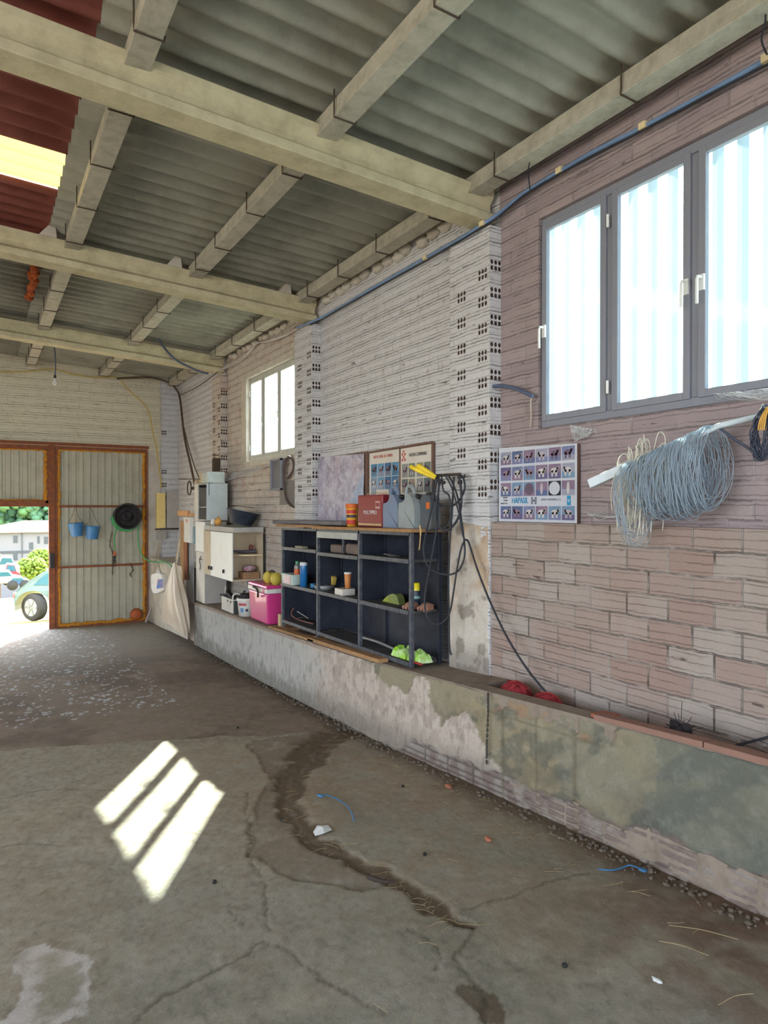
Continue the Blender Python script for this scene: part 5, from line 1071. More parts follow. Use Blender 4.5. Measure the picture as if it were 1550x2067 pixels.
b = MB(); b.blob((2.72, 9.18, uz0 + .225), (.06, .08, .045), 0, .4, 31); tag(b.build('brown_bundle', [M('brown_cloth', (140, 110, 90), .9)], None, fix=False), 'brown bundle on the shelf of the small hanging cabinet', 'bundle')
zt2 = onY(435, 952, 9.0).z
root = thing('sensor_box', (2.72, 9.15, uz1), 'pale rounded box standing on the small hanging cabinet', 'box')
b = MB(); b.box(2.60, 2.84, 8.99, 9.25, uz1 + .002, zt2); b.build('body', [M('pale_mint', (206, 214, 210), .5)], root, .012, 3); b = MB(); b.box(2.60, 2.84, 9.26, 9.40, uz1 + .002, zt2 - .01); b.build('side_unit', [m_beige], root, .006)
b = MB(); b.tube([(2.62, 8.985, uz1 + .01), (2.62, 8.985, uz1 - .16)], .004, 6); b.tube([(2.60, 8.985, uz1 + .005), (2.66, 8.985, uz1 + .005)], .004, 6); b.build('wire_lead', [m_wire], root)

# ================================================================ corner by the gate: meter cupboards, cables, bag
YC = 11.72
def cbox(mb, px0, px1, py0, py1, Y, d, m=0): a, b_ = onY(px0, py1, Y), onY(px1, py0, Y); mb.box(a.x, b_.x, Y, Y + d, a.z, b_.z, m); return a, b_
a = onY(316, 1094, YC); root = thing('meter_cupboard', a, 'grey and yellow fuse cupboard fixed in the corner beside the gate', 'cupboard')
b = MB(); cbox(b, 337, 376, 991, 1066, YC, .07); b.build('grey_cover', [m_greyp], root, .006)
b = MB(); cbox(b, 316, 334, 995, 1066, YC, .06); b.build('yellow_cover', [M('yellowed_plastic', (232, 206, 136), .5, dirt=(214, 178, 100))], root, .006)
b = MB(); cbox(b, 314, 375, 1066, 1070, YC, .05); b.build('bottom_rail', [m_wire], root)
a = onY(317, 1090, YC); root = thing('junction_box', a, 'small grey junction box with two pale cables hanging from it', 'junction box')
b = MB(); cbox(b, 317, 336, 1072, 1090, YC, .05); b.build('housing', [M('grey_housing', (166, 160, 152), .6)], root, .005)
m_pc = M('pale_cable', (206, 194, 176), .7)
b = MB(); b.tube(smooth([onY(319, 1090, YC + .02), onY(317, 1110, YC + .02), onX(309, 1145, 2.42), onX(307, 1165, 2.42), onX(311, 1176, 2.40)], 6), .010, 7); b.tube(smooth([onY(325, 1090, YC + .02), onY(321, 1120, YC + .02), onX(321, 1145, 2.40), onX(328, 1160, 2.39)], 6), .010, 7); b.build('cable', [m_pc], root, fix=False)
# white canister hanging
q = onX(323, 1176, 2.36); root = thing('canister', q, 'white plastic canister with a blue label hung beside the pale bag', 'canister')
b = MB(); u = Vector((.55, -.80, .25)).normalized(); v = Vector((-.1, .2, 1)).normalized(); q = q + Vector((-.05, .0, 0)); P = [(-.11, -.14), (.11, -.14), (.13, -.10), (.13, .05), (.08, .13), (-.05, .15), (-.11, .10)]
b.prism(smooth([q + u * a + v * c for a, c in P], 3, True), (.08, 0, 0)); b.build('body', [m_wb], root, .012)
b = MB(); b.prism([q + Vector((-.002, 0, 0)) + u * a + v * c for a, c in ((-.02, -.09), (.125, -.10), (.125, .03), (.03, .05))], (.001, 0, 0)); b.build('blue_label', [M('label_blue', (70, 120, 190), .5, dirt=(226, 150, 70), amt=.9, sc=14)], root)
b = MB(); b.tube(smooth([q + v * .12 - u * .03 + Vector((.04, 0, 0)), q + v * .19 + Vector((.04, 0, 0)), q + v * .12 + u * .05 + Vector((.04, 0, 0))], 5), .012, 8); b.build('grip', [m_wb], root)
# hanging bag
Zt, Zb_ = onX(358, 1135, 2.40).z, onX(358, 1266, 2.40).z; q = onX(358, 1135, 2.40)
yN, yF_ = onX(385, 1260, 2.40).y, onX(331, 1262, 2.40).y; yc = q.y; V = []; F = []; nA, nZ_ = 40, 22
for j in range(nZ_ + 1):
    t = j / nZ_; z = Zt + (Zb_ - Zt) * t; wdt = .03 + .62 * (t ** .75) * .5; cy = yc + (((yN + yF_) / 2) - yc) * t
    hw_ = .02 + ((yF_ - yN) / 2 - .02) * (t ** .8) * (1 if t < .93 else 1 - (t - .93) * .8)
    for i in range(nA):
        a = 2 * math.pi * i / nA; fold = 1 + .16 * math.sin(5 * a + 2 * t) * (1 - .4 * t) + .08 * math.sin(9 * a + 5 * t); V.append((2.37 + (.015 + .075 * math.sin(min(1, t * 1.1) * math.pi * .8)) * math.sin(a) * fold, cy + hw_ * math.cos(a) * fold, z + .02 * math.sin(3 * a) * t))
for j in range(nZ_):
    for i in range(nA): F.append((j * nA + i, j * nA + (i + 1) % nA, (j + 1) * nA + (i + 1) % nA, (j + 1) * nA + i))
b = MB(); b.add(V, F, 0, True); b.add(V[-nA:], [tuple(range(nA))], 0); root = thing('plastic_bag', (2.40, yc, Zb_), 'large beige plastic bag hanging in folds on the corner plinth', 'bag')
b.build('sack', [M('beige_film', (206, 190, 170), .4, dirt=(186, 166, 144), amt=.5, sc=3)], root)
b = MB(); b.tube(smooth([onX(357, 1136, 2.385), onX(362, 1105, 2.42), onX(364, 1082, 2.46), onX(361, 1100, 2.44), onX(356, 1128, 2.39)], 5), .012, 6); b.build('neck', [m_beige], root, fix=False)
# planks and panels leaning between plinth and locker
def lean(px0, px1, py0, py1, X, th, mat, name, label, cat, grp=None, bev=.003):
    a, b_ = onX(px0, py1, X), onX(px1, py0, X); mb = MB(); mb.box(X, X + th, b_.y, a.y, a.z, b_.z); return tag(mb.build(name, [mat], None, bev), label, cat, grp)
lean(371, 383, 1044, 1094, 2.50, .05, m_wb, 'first_aid_box', 'narrow white box with a red mark above the hanging bag', 'box')
tag((lambda mb: (mb.box(2.496, 2.499, onX(378, 1050, 2.5).y, onX(376, 1050, 2.5).y, onX(377, 1054, 2.5).z, onX(377, 1048, 2.5).z), mb.build('red_mark', [m_redp]))[1])(MB()), 'tiny red mark on the narrow white box', 'mark')
lean(384, 391, 1064, 1097, 2.54, .05, M('blue_grey_metal', (142, 162, 166), .5), 'metal_bracket', 'blue grey metal bracket between white box and locker', 'bracket')
lean(364, 371, 1052, 1195, 2.56, .03, m_wood, 'leaning_plank', 'upright brown plank behind the top of the hanging bag', 'plank', 'upright planks in the corner')
lean(372, 376, 1090, 1170, 2.535, .02, M('reddish_wood', (156, 96, 66), .8), 'leaning_plank', 'thin reddish batten below the narrow white box', 'plank', 'upright planks in the corner')
lean(375, 390, 1098, 1212, 2.57, .012, M('zinc_sheet', (160, 160, 158), .5, .2, dirt=(120, 120, 122), amt=.7, sc=4), 'zinc_sheet', 'upright zinc sheet left of the tall locker', 'sheet')
lean(358, 378, 1031, 1041, 2.60, .04, M('orange_wood', (214, 160, 110), .7), 'wood_batten', 'short orange wooden batten under the grey cupboard', 'batten')
lean(378, 392, 1036, 1042, 2.62, .04, M('orange_wood', (214, 160, 110), .7), 'wood_batten', 'short orange batten touching the tall locker', 'batten')
c = MB(); Pq = [(2.60 + .0, onX(382, 985, 2.60).y, onX(382, 985, 2.60).z)]; q = onX(382, 985, 2.60); c.tube([q + Vector((0, math.cos(a) * .10, math.sin(a) * .10)) for a in np.linspace(0, 6.28, 25)[:-1]], .009, 7, 0, True); tag(c.build('wire_ring', [m_wire], None, fix=False), 'thin dark ring hanging left of the small pale cabinet', 'ring')
c = MB(); a, b_ = onX(361, 967, 2.60), onX(404, 967, 2.60); c.bar(a, b_, .014, .014); tag(c.build('iron_rod', [m_wire]), 'dark iron rod across the top of the ring', 'rod')
c = MB(); q = onX(398, 976, 2.66); c.lathe([(0, -.03), (.05, -.03), (.05, .03), (0, .03)], q, 18, 0, (1, 0, 0)); tag(c.build('wooden_roller', [m_beige]), 'round pale roller end beside the ring', 'roller')
c = MB(); a, b_ = onX(393, 986, 2.68), onX(416, 980, 2.68); c.bar(a, b_, .12, .04); tag(c.build('black_case', [m_dark], None, .005), 'flat black case lying on the small hanging cabinet', 'case')

# ================================================================ wall under the small window
q = onX(560, 955, 2.93); a, b_ = onX(549, 990, 2.93), onX(571, 925, 2.93); root = thing('metal_plate', q, 'dark grey metal tray hung flat under the small window', 'tray')
b = MB(); b.box(2.925, 2.95, b_.y, a.y, a.z, b_.z); b.build('tray_back', [M('dull_steel', (120, 120, 132), .5, .2)], root)
b = MB(); yN, yF_, zl, zh = b_.y, a.y, a.z, b_.z
for (ya, yb, za, zb__) in ((yN, yF_, zl, zl + .02), (yN, yF_, zh - .02, zh), (yN, yN + .03, zl, zh), (yF_ - .02, yF_, zl, zh)): b.box(2.905, 2.925, ya, yb, za, zb__)
b.build('tray_rim', [m_frame], root)
c = MB(); c.tube(smooth([onX(px, py, 2.92) for px, py in ((578, 925), (573, 945), (575, 965), (583, 962), (591, 950), (592, 932), (584, 922), (577, 932), (574, 970), (576, 1000), (584, 1018), (598, 1026), (606, 1034))], 6), .0125, 8); tag(c.build('hose_loop', [M('brown_hose', (92, 74, 72), .6)], None, fix=False), 'brown hose looped over a nail beside the metal tray', 'hose')
a, b_ = onX(565, 1018, 2.955), onX(600, 970, 2.955); b = MB(); b.box(2.952, 2.966, b_.y, a.y, a.z, b_.z); tag(b.build('grey_slate', [M('slate', (136, 128, 124), .8, dirt=(110, 102, 98))], None), 'grey slate patch on the wall below the brown hose', 'slate')
b = MB(); b.bar(onX(430, 919, 2.80), onX(440, 919, 2.80), .02, .012); b.box(2.78, 2.86, onX(441, 930, 2.84).y, onX(438, 930, 2.84).y + .03, onX(440, 956, 2.84).z, onX(440, 925, 2.84).z); tag(b.build('iron_bracket', [m_wire]), 'small iron bracket on the far pillar above the pale cabinet', 'bracket')

# ================================================================ conduit and wires
P = [onX(px, py, x) for px, py, x in ((1620, 75, 2.93), (1550, 118, 2.93), (1440, 180, 2.93), (1300, 255, 2.93), (1200, 305, 2.93), (1131, 345, 2.93), (1060, 388, 2.92), (1005, 432, 2.90), (975, 452, 2.855), (935, 478, 2.855), (860, 520, 2.93), (760, 577, 2.93), (690, 618, 2.92), (650, 640, 2.90), (628, 650, 2.85), (600, 662, 2.85))]
root = thing('conduit', P[6], 'blue grey electric conduit running along the wall top above both windows', 'conduit')
b = MB(); b.tube(smooth(P, 6), .0115, 8); b.build('tube', [M('blue_conduit', (120, 148, 188), .45)], root, fix=False)
b = MB(); b.tube(smooth([p + Vector((-.01, 0, -.026 - .006 * math.sin(i * 2))) for i, p in enumerate(P[:-1])], 6), .006, 6); b.build('wire', [m_cable], root, fix=False)
for i in (1, 3, 5, 8, 10): b = MB(); b.bar(P[i] + Vector((-.004, -.02, 0)), P[i] + Vector((-.004, .02, 0)), .034, .034); b.build('clip', [M('cream_clip', (232, 214, 170), .5)], root)
P = [onX(px, py, x) for px, py, x in ((602, 662, 2.85), (575, 678, 2.93), (540, 690, 2.93), (520, 692, 2.93), (505, 708, 2.93), (480, 728, 2.93), (448, 744, 2.88), (440, 748, 2.84))]
c = MB(); c.tube(smooth(P, 6), .008, 7); c.tube(smooth([p + Vector((-.01, 0, -.012 + .02 * math.sin(i))) for i, p in enumerate(P)], 6), .006, 6); tag(c.build('white_cable', [M('white_cable', (214, 208, 204), .5)], None, fix=False), 'white cable pair sagging above the small window', 'cable')
def wire(pts, r, mat, label, name='wire', cat='cable'):
    c = MB(); c.tube(smooth(pts, 6), r, 7); return tag(c.build(name, [mat], None, fix=False), label, cat)
m_bc = M('blue_grey_cable', (86, 96, 122), .5); m_yc = M('yellow_cable', (206, 178, 90), .6); m_bkc = M('brown_cable', (96, 76, 62), .7)
wire([onY(145, 646, 9.7), onY(170, 661, 9.7), onY(215, 668, 9.7), onY(262, 667, 9.7), onY(283, 662, 9.65)], .014, m_bc, 'dark blue cable swagged between two purlins beyond the farthest beam', 'swag_cable')
wire([onY(320, 682, 9.2), onY(330, 700, 9.25), onY(352, 724, 9.25), onY(380, 740, 9.25), onY(404, 750, 9.25), onY(420, 754, 9.26)], .014, m_bc, 'blue grey cable drooping over the end of the farthest beam', 'swag_cable')
wire([onY(-60, 745, 11.8), onY(0, 750, 11.8), onY(50, 750, 11.8), onY(108, 745, 11.8), onY(150, 756, 11.8), onY(200, 762, 11.8), onY(236, 762, 11.8), onY(258, 785, 11.8), onY(290, 815, 11.78), onY(303, 840, 11.78), onY(308, 870, 11.78), onY(316, 905, 11.77), onY(322, 950, 11.76), onY(326, 985, 11.75)], .010, m_yc, 'yellow cable along the gate wall dropping to the fuse cupboard')
wire([onY(236, 764, 11.78), onY(300, 762, 11.78), onY(340, 772, 11.72), onX(357, 788, 2.84), onX(364, 810, 2.82), onX(372, 880, 2.80), onX(385, 940, 2.78), onX(393, 978, 2.76)], .017, m_bkc, 'thick brown cable bundle running down the corner of the shed')
wire([onX(368, 850, 2.84), onX(380, 900, 2.84), onX(392, 940, 2.83), onX(402, 965, 2.83)], .008, m_bkc, 'thin brown cable beside the thick bundle in the corner')
wire([onX(360, 800, 2.84), onX(400, 780, 2.84), onX(428, 760, 2.84), onX(440, 750, 2.84)], .007, m_bkc, 'thin cable rising from the corner to the farthest beam')
wire([onY(325, 800, 11.74), onY(323, 830, 11.74), onY(324, 870, 11.74), onY(325, 893, 11.74)], .008, m_pc, 'short pale cable down the corner pillar')
q = onY(111, 772, 10.6); root = thing('light_bulb', q, 'bare light bulb hanging on a dark cable before the gate wall', 'light bulb')
b = MB(); b.tube(smooth([onY(107, 694, 10.6), onY(111, 710, 10.6), onY(112, 745, 10.6), onY(111, 757, 10.6)], 6), .008, 7); b.build('flex', [m_bc], root)
b = MB(); b.lathe([(0, .06), (.016, .06), (.018, .10), (0, .11)], q, 14); b.build('lamp_holder', [m_dark], root)
b = MB(); b.lathe([(0, -.045), (.022, -.04), (.036, -.02), (.038, 0), (.030, .025), (.016, .048), (.015, .062)], q, 20); b.build('bulb_glass', [M('opal_glass', (232, 230, 220), .25)], root)
wire([onX(995, 780, 2.90), onX(1012, 779, 2.91), onX(1040, 784, 2.91), onX(1060, 793, 2.91), onX(1075, 800, 2.91)], .013, M('dark_tube', (88, 98, 124), .6), 'short dark tube sticking from the near pillar towards the window', 'tube_stub', 'tube')
wire([onX(1074, 800, 2.92), onX(1071, 812, 2.93), onX(1072, 840, 2.94), onX(1070, 862, 2.95)], .004, m_pc, 'pale string hanging from the end of the dark tube', 'string', 'string')
wire([onX(px, py, 2.80) for px, py in ((1068, 295), (1070, 320), (1066, 345), (1070, 385))], .004, m_cable, 'dark wire hanging from the wall purlin above the big window frame', 'wire', 'wire')
wire([onX(px, py, 2.80) for px, py in ((1542, -5), (1545, 40), (1537, 80), (1548, 110))], .004, m_cable, 'dark wire at the far right end of the wall purlin', 'wire', 'wire')

# ================================================================ rod with the coil of line, right of the sheep poster
A = onX(1192, 977, 2.66); B = onX(1450, 860, 2.79); E = onX(1562, 826, 2.90); m_rod = M('white_rod', (216, 226, 232), .4)
root = thing('hanging_rod', B, 'white rod slanting out from the wall under the big window', 'rod')
b = MB(); b.bar(A, A.lerp(B, .32), .045, .045); b.build('square_end', [m_rod], root, .003); b = MB(); b.tube([A.lerp(B, .3), B, E + Vector((.07, 0, 0))], .013, 10); b.build('shaft', [m_rod], root)
D = (B - A).normalized(); rr = random.Random(12)
m_line = Mtrans('nylon_line', (206, 220, 232), .15, .45, .35)
def loops(mb, s0, s1, n, R0, R1, rr, base=(A, B), r=.0018, sag=.10, z=1.0):
    for i in range(n):
        t = s0 + (s1 - s0) * (i + rr.random()) / n; c = base[0].lerp(base[1], t); R_ = R0 + (R1 - R0) * (i / n) + rr.uniform(-.016, .016)
        tx, ty = rr.uniform(-.10, .10), rr.uniform(-.10, .10); ph = rr.uniform(0, 6.28); P = []
        for k in range(32):
            a = 2 * math.pi * k / 32; x = math.sin(a) * R_ * .60; zz = math.cos(a) * R_ * z
            P.append(c + Vector((x, .02 * math.sin(a * 2 + ph) + tx * zz * .5 + ty * x, zz - R_ * z + .016)))
        mb.tube(P, r, 4, 0, True)
co_ = MB(); loops(co_, .40, .58, 36, .115, .15, rr); loops(co_, .55, .80, 56, .15, .178, rr); loops(co_, .78, .97, 40, .178, .172, rr)
root = thing('line_coil', A.lerp(B, .7) - Vector((0, 0, .2)), 'big pale blue coil of nylon line hung over the white rod', 'coil')
co_.build('coils', [m_line], root, fix=False)
st = MB(); rr = random.Random(8)
for i in range(70):
    t = rr.uniform(.24, .52); c = A.lerp(B, t) + Vector((rr.uniform(-.03, .03), 0, .015)); L = rr.uniform(.10, .38); dx, dy = rr.uniform(-.05, .05), rr.uniform(-.06, .06)
    st.tube(smooth([c, c + Vector((dx * .5, dy * .6, -L * .15 + rr.uniform(0, .05))), c + Vector((dx, dy, -L * .6)), c + Vector((dx * 1.1, dy * .7, -L))], 4), .0022, 4)
for i in range(16):
    t = rr.uniform(.3, .55); c = A.lerp(B, t); h = rr.uniform(.03, .11); dy = rr.uniform(-.08, .08)
    st.tube(smooth([c, c + Vector((rr.uniform(-.03, .03), dy * .4, h)), c + Vector((rr.uniform(-.03, .03), dy, h * rr.uniform(.3, 1.))), c + Vector((rr.uniform(-.05, .03), dy * 1.3, -rr.uniform(0, .12)))], 4), .0025, 4)
st.build('loose_ends', [M('dusty_strand', (226, 222, 206), .8)], root, fix=False)
b = MB(); loops(b, .33, .40, 16, .16, .21, random.Random(5)); b.build('slack_loops', [m_line], root, fix=False)
root = thing('wire_bundle', onX(1535, 860, 2.80), 'bundle of dark wire with yellow ties hung at the right end of the rod', 'wire bundle')
b = MB(); rr = random.Random(2)
for i in range(22):
    P = [onX(px + rr.uniform(-11, 11), py + rr.uniform(-6, 6), 2.84 + rr.uniform(-.03, .03)) for px, py in ((1548, 822), (1530, 850), (1522, 880), (1527, 910), (1535, 926), (1545, 905), (1552, 870), (1555, 835))]; b.tube(smooth(P, 4, True), 0.0018, 5, 0, True)
b.build('dark_wires', [M('dark_wire', (70, 78, 96), .5)], root, fix=False)
b = MB()
for k in range(4): b.tube(smooth([onX(1530 + 4 * k, 868, 2.79), onX(1535 + 4 * k, 845 - 3 * k, 2.78), onX(1548 + 3 * k, 822, 2.80)], 5), .0032, 6)
b.build('yellow_ties', [M('amber_tie', (226, 176, 84), .5)], root, fix=False)
wire([onX(1450, 862, 2.80), onX(1480, 885, 2.82), onX(1510, 905, 2.84), onX(1532, 925, 2.85)], .006, M('dark_wire', (70, 78, 96), .5), 'dark wire slanting from the rod to the foot of the wire bundle', 'wire', 'wire')
# cobwebs
m_web = Mtrans('cobweb', (232, 236, 240), .9, .5, .6)
def web(pts, n, sd, label):
    rr = random.Random(sd); b = MB(); A_, B_, C_ = pts
    for i in range(n):
        u = rr.random(); v = rr.random(); p = A_.lerp(B_, u); q = A_.lerp(C_, v) if i % 2 else B_.lerp(C_, v)
        m = p.lerp(q, .5) + Vector((0, 0, -rr.uniform(.0, .03))); b.tube(smooth([p, m, q], 3), .0007, 3)
    for i in range(3):
        k = MB; s_ = .98 - i * .12; c = (A_ + B_ + C_) / 3; b.add([c + (p - c) * s_ + Vector((-.004 * i, 0, 0)) for p in pts], [(0, 1, 2)], 1)
    return tag(b.build('cobweb', [M('web_thread', (232, 234, 236), .9), m_web], None, fix=False), label, 'cobweb')
web([onX(1150, 858, 2.95), onX(1204, 868, 2.94), onX(1160, 892, 2.94)], 60, 1, 'dense bright cobweb under the lower left corner of the big window')
web([onX(1440, 795, 2.95), onX(1600, 778, 2.93), onX(1600, 808, 2.93)], 70, 3, 'dense white cobweb on the sill at the right edge of the picture')
web([onX(470, 955, 2.93), onX(545, 940, 2.94), onX(452, 972, 2.86)], 30, 5, 'pale cobweb sheet below the small window near the hanging cabinet')
web([onX(1175, 1030, 2.93), onX(1195, 1042, 2.93), onX(1330, 1040, 2.93)], 14, 6, 'long low cobweb on the ledge below the coil')

# ================================================================ bench edge and channel things
root = None
cp = [(2.62, 2.02, 0), (2.015, 1.46, 1), (1.455, .85, 2)]
for (ya, yb, i) in ((1.725, 2.30, 0), (1.14, 1.72, 1), (.56, 1.135, 2)):
    b = MB(); yzbox(b, 2.533, 2.60, ya, yb, lambda y: zb(y) - .001, lambda y: zb(y) + .026, 1); tag(b.build('coping_tile', [M('terracotta', (146, 110, 96), .8, dirt=(128, 96, 84), amt=.4, sc=8)], None, .003), ('terracotta coping strip on the bench wall, farthest of the row', 'terracotta coping strip on the bench wall running out of the right edge', 'terracotta coping strip on the bench wall nearest the camera, beyond the right edge')[i], 'coping tile', 'terracotta coping strips')
b = MB(); p, q = onX(1205, 1462, 2.60), onX(1240, 1474, 2.60); b.bar(Vector((2.60, p.y, zb(p.y) + .012)), Vector((2.60, q.y, zb(q.y) + .012)), .09, .02); tag(b.build('broken_tile', [M('bright_clay', (168, 96, 72), .75)], None, .004), 'broken bright orange tile on top of the bench wall', 'tile')
m_net = M('red_netting', (150, 40, 48), .85, dirt=(96, 26, 34), amt=.8, sc=60, bp=1., bsc=160)
for (y, r_, l, sd) in ((3.08, .072, 'larger red ball of netting in the gutter behind the bench edge', 3), (2.82, .062, 'smaller red ball of netting, right of the larger one', 4)):
    root = thing('netting_ball', (2.74, y, zb(y) - .12), l, 'netting', 'red netting balls'); b = MB(); b.blob((2.74, y, zb(y) - .13 + r_ * 1.15), (r_, r_ * 1.6, r_ * 1.1), 0, .3, sd); b.build('core', [m_net], root, fix=False)
    rr = random.Random(sd); b = MB()
    for i in range(60):
        a = Vector((rr.gauss(0, 1), rr.gauss(0, 1), rr.gauss(0, 1))).normalized(); c = Vector((2.74, y, zb(y) - .13 + r_ * 1.2)); e = a.cross(Vector((rr.gauss(0, 1), rr.gauss(0, 1), rr.gauss(0, 1)))).normalized()
        b.tube([c + Vector((v.x * r_ * 1.05, v.y * r_ * 1.65, v.z * r_ * 1.15)) for v in [(a * math.cos(t) + e * math.sin(t)) for t in np.linspace(0, 1.6, 6)]], .0016, 4)
    b.build('red_threads', [M('red_thread', (186, 62, 66), .8)], root, fix=False)
b = MB(); b.blob((2.76, 2.60, zb(2.6) - .10), (.03, .05, .035), 0, .5, 6); tag(b.build('dark_clod', [m_dark], None, fix=False), 'dark clod in the gutter where the slanting cable ends', 'clod')
q = onX(1362, 1482, 2.62); b = MB(); b.blob((2.66, q.y, zb(q.y) - .01), (.035, .05, .05), 0, .5, 7); rr = random.Random(4)
for i in range(40): c = Vector((2.66, q.y, zb(q.y))); b.tube([c, c + Vector((rr.gauss(0, .03), rr.gauss(0, .045), abs(rr.gauss(.03, .03))))], .0015, 3)
tag(b.build('dark_tuft', [M('dark_wool', (44, 38, 40), .95)], None, fix=False), 'dark hairy tuft behind the terracotta coping', 'tuft')
wire([onX(1440, 1511, 2.78), onX(1480, 1506, 2.80), onX(1515, 1497, 2.83), onX(1570, 1483, 2.87)], .006, m_cable, 'black cable crossing the brick wall at the right edge above the coping')
c = MB(); chain(c, [onX(985, 1402, 2.525), onX(985, 1440, 2.518), onX(983, 1490, 2.515), onX(982, 1546, 2.515)], .022, .0032); tag(c.build('chain', [M('dark_iron', (62, 60, 58), .6, .4)], None, fix=False), 'thin dark chain hanging down the front of the bench', 'chain')

# ================================================================ litter on the floor
def fp(px, py, h=.004): p = FP(px, py); p.z = zf(p.y) + h; return p
b = MB(); P = [fp(632, 1684, .012), fp(640, 1674, .02), fp(662, 1672, .016), fp(670, 1678, .008), fp(655, 1687, .014), fp(636, 1690, .008)]; c_ = fp(650, 1680, .028); b.add(P + [c_], [(i, (i + 1) % 6, 6) for i in range(6)]); o_ = b.build('paper_wrapper', [M('wrapper_white', (224, 226, 224), .5)]); sd = o_.modifiers.new('t', 'SOLIDIFY'); sd.thickness = .0015; tag(o_, 'crumpled white wrapper lying in the dirt channel', 'wrapper')
m_tie = M('blue_twine', (60, 116, 160), .6)
c = MB(); c.tube(smooth([fp(px, py, .012) for px, py in ((642, 1609), (660, 1609), (680, 1617), (697, 1628), (708, 1642), (713, 1655), (715, 1662))], 5), .0035, 6); c.bar(fp(641, 1609, .012), fp(652, 1611, .012), .014, .010); tag(c.build('cable_tie', [m_tie], None, fix=False), 'blue plastic tie curved on the floor above the white wrapper', 'cable tie')
c = MB(); c.tube(smooth([fp(px, py, .012) for px, py in ((1208, 1760), (1235, 1762), (1255, 1757), (1270, 1752), (1290, 1758), (1302, 1764))], 5), .0035, 6); c.bar(fp(1291, 1759, .012), fp(1304, 1764, .012), .016, .010); tag(c.build('cable_tie', [m_tie], None, fix=False), 'blue plastic tie on the floor at the foot of the bench on the right', 'cable tie')
c = MB(); c.tube(smooth([fp(px, py, .024) for px, py in ((742, 1780), (760, 1787), (778, 1791), (800, 1790))], 4), [.011] * 5 + [.009] * 4 + [.004] * 4, 6); tag(c.build('stick', [M('dark_bark', (62, 50, 44), .9)], None, fix=False), 'short dark stick on the floor beside the dirt channel', 'stick')
for i, (px, py, s_, l) in enumerate(((905, 1590, .02, 'orange brick chip near the foot of the bench below the chain'), (985, 1697, .016, 'flat reddish brick chip in the middle of the right floor slab'))):
    b = MB(); b.blob(fp(px, py, s_ * .5), (s_, s_ * 1.5, s_ * .6), 0, .5, i, 8, 5); tag(b.build('brick_chip', [M('chip_clay', (168, 104, 78), .85)], None, fix=False), l, 'brick chip', 'brick chips on the floor')
b = MB(); b.blob(fp(1325, 1981, .006), (.012, .02, .004), 0, .6, 3, 8, 4); tag(b.build('paper_scrap', [m_white2], None, fix=False), 'tiny white scrap on the floor at lower right', 'scrap')
for i, (px, py, l) in enumerate(((813, 1589, 'black pebble on the floor slab left of the chain'), (568, 1657, 'black pebble left of the dirt channel'), (480, 1470, 'black pebble at the edge of the brown floor'), (433, 1783, 'black pebble below the sunlit stripes'), (1140, 1953, 'black pebble on the near floor at lower right'), (857, 1727, 'black pebble right of the channel in the middle'))):
    b = MB(); b.blob(fp(px, py, .007), (.010, .010, .009), 0, .2, i, 8, 6); tag(b.build('pebble', [M('black_pebble', (34, 32, 30), .7)], None, fix=False), l, 'pebble', 'black pebbles')
b = MB(); rr = random.Random(77)
def straw(mb, x, y, L, r=.0009):
    a = rr.uniform(0, 6.28); p = Vector((x, y, zf(y) + .006)); q = p + Vector((math.cos(a) * L, math.sin(a) * L, rr.uniform(-.002, .004))); q.z = zf(q.y) + rr.uniform(.003, .010); m = p.lerp(q, .5) + Vector((rr.uniform(-.01, .01), rr.uniform(-.01, .01), .003)); mb.tube([p, m, q], r, 3)
for i in range(170):
    if i < 70: p = FP(*(lambda t: (np.interp(t, [0, .3, .6, 1], [600, 640, 800, 940]) + rr.gauss(0, 26), np.interp(t, [0, .3, .6, 1], [1560, 1690, 1780, 1870]) + rr.gauss(0, 18)))(rr.random())); x, y = p.x, p.y
    elif i < 120: x, y = 2.42 - abs(rr.gauss(0, .12)), rr.uniform(1.5, 5)
    else: x, y = rr.uniform(0, 2.4), rr.uniform(1.5, 5)
    straw(b, min(x, 2.46), y, rr.uniform(.02, .10))
for (p0, p1) in (((1350, 1873), (1490, 1902)), ((1330, 1905), (1430, 1935)), ((1450, 2035), (1520, 2012))): b.tube(smooth([fp(*p0, .01), (fp(*p0) + fp(*p1)) / 2 + Vector((.01, .01, .006)), fp(*p1, .01)], 5), .0013, 4)
tag(b.build('straw_litter', [M('straw_litter', (172, 152, 112), .9)], None, fix=False), 'scattered pale straw stalks on the floor', 'straw', kind='stuff')
b = MB()
for i in range(700):
    y = rr.uniform(1.4, 6.5) if i < 560 else rr.uniform(6.5, 9.3); s_ = rr.uniform(.003, .014) * rr.random() + .003; b.blob((2.52 - abs(rr.gauss(0, .05)), y, zf(y) + s_ * .2), (s_, s_ * 1.2, s_ * .8), 0, .5, i, 6, 4)
tag(b.build('rubble', [M('rubble', (106, 94, 82), .95, dirt=(80, 68, 58), amt=.8, sc=20)], None, fix=False), 'small rubble and grit along the foot of the bench', 'rubble', kind='stuff')

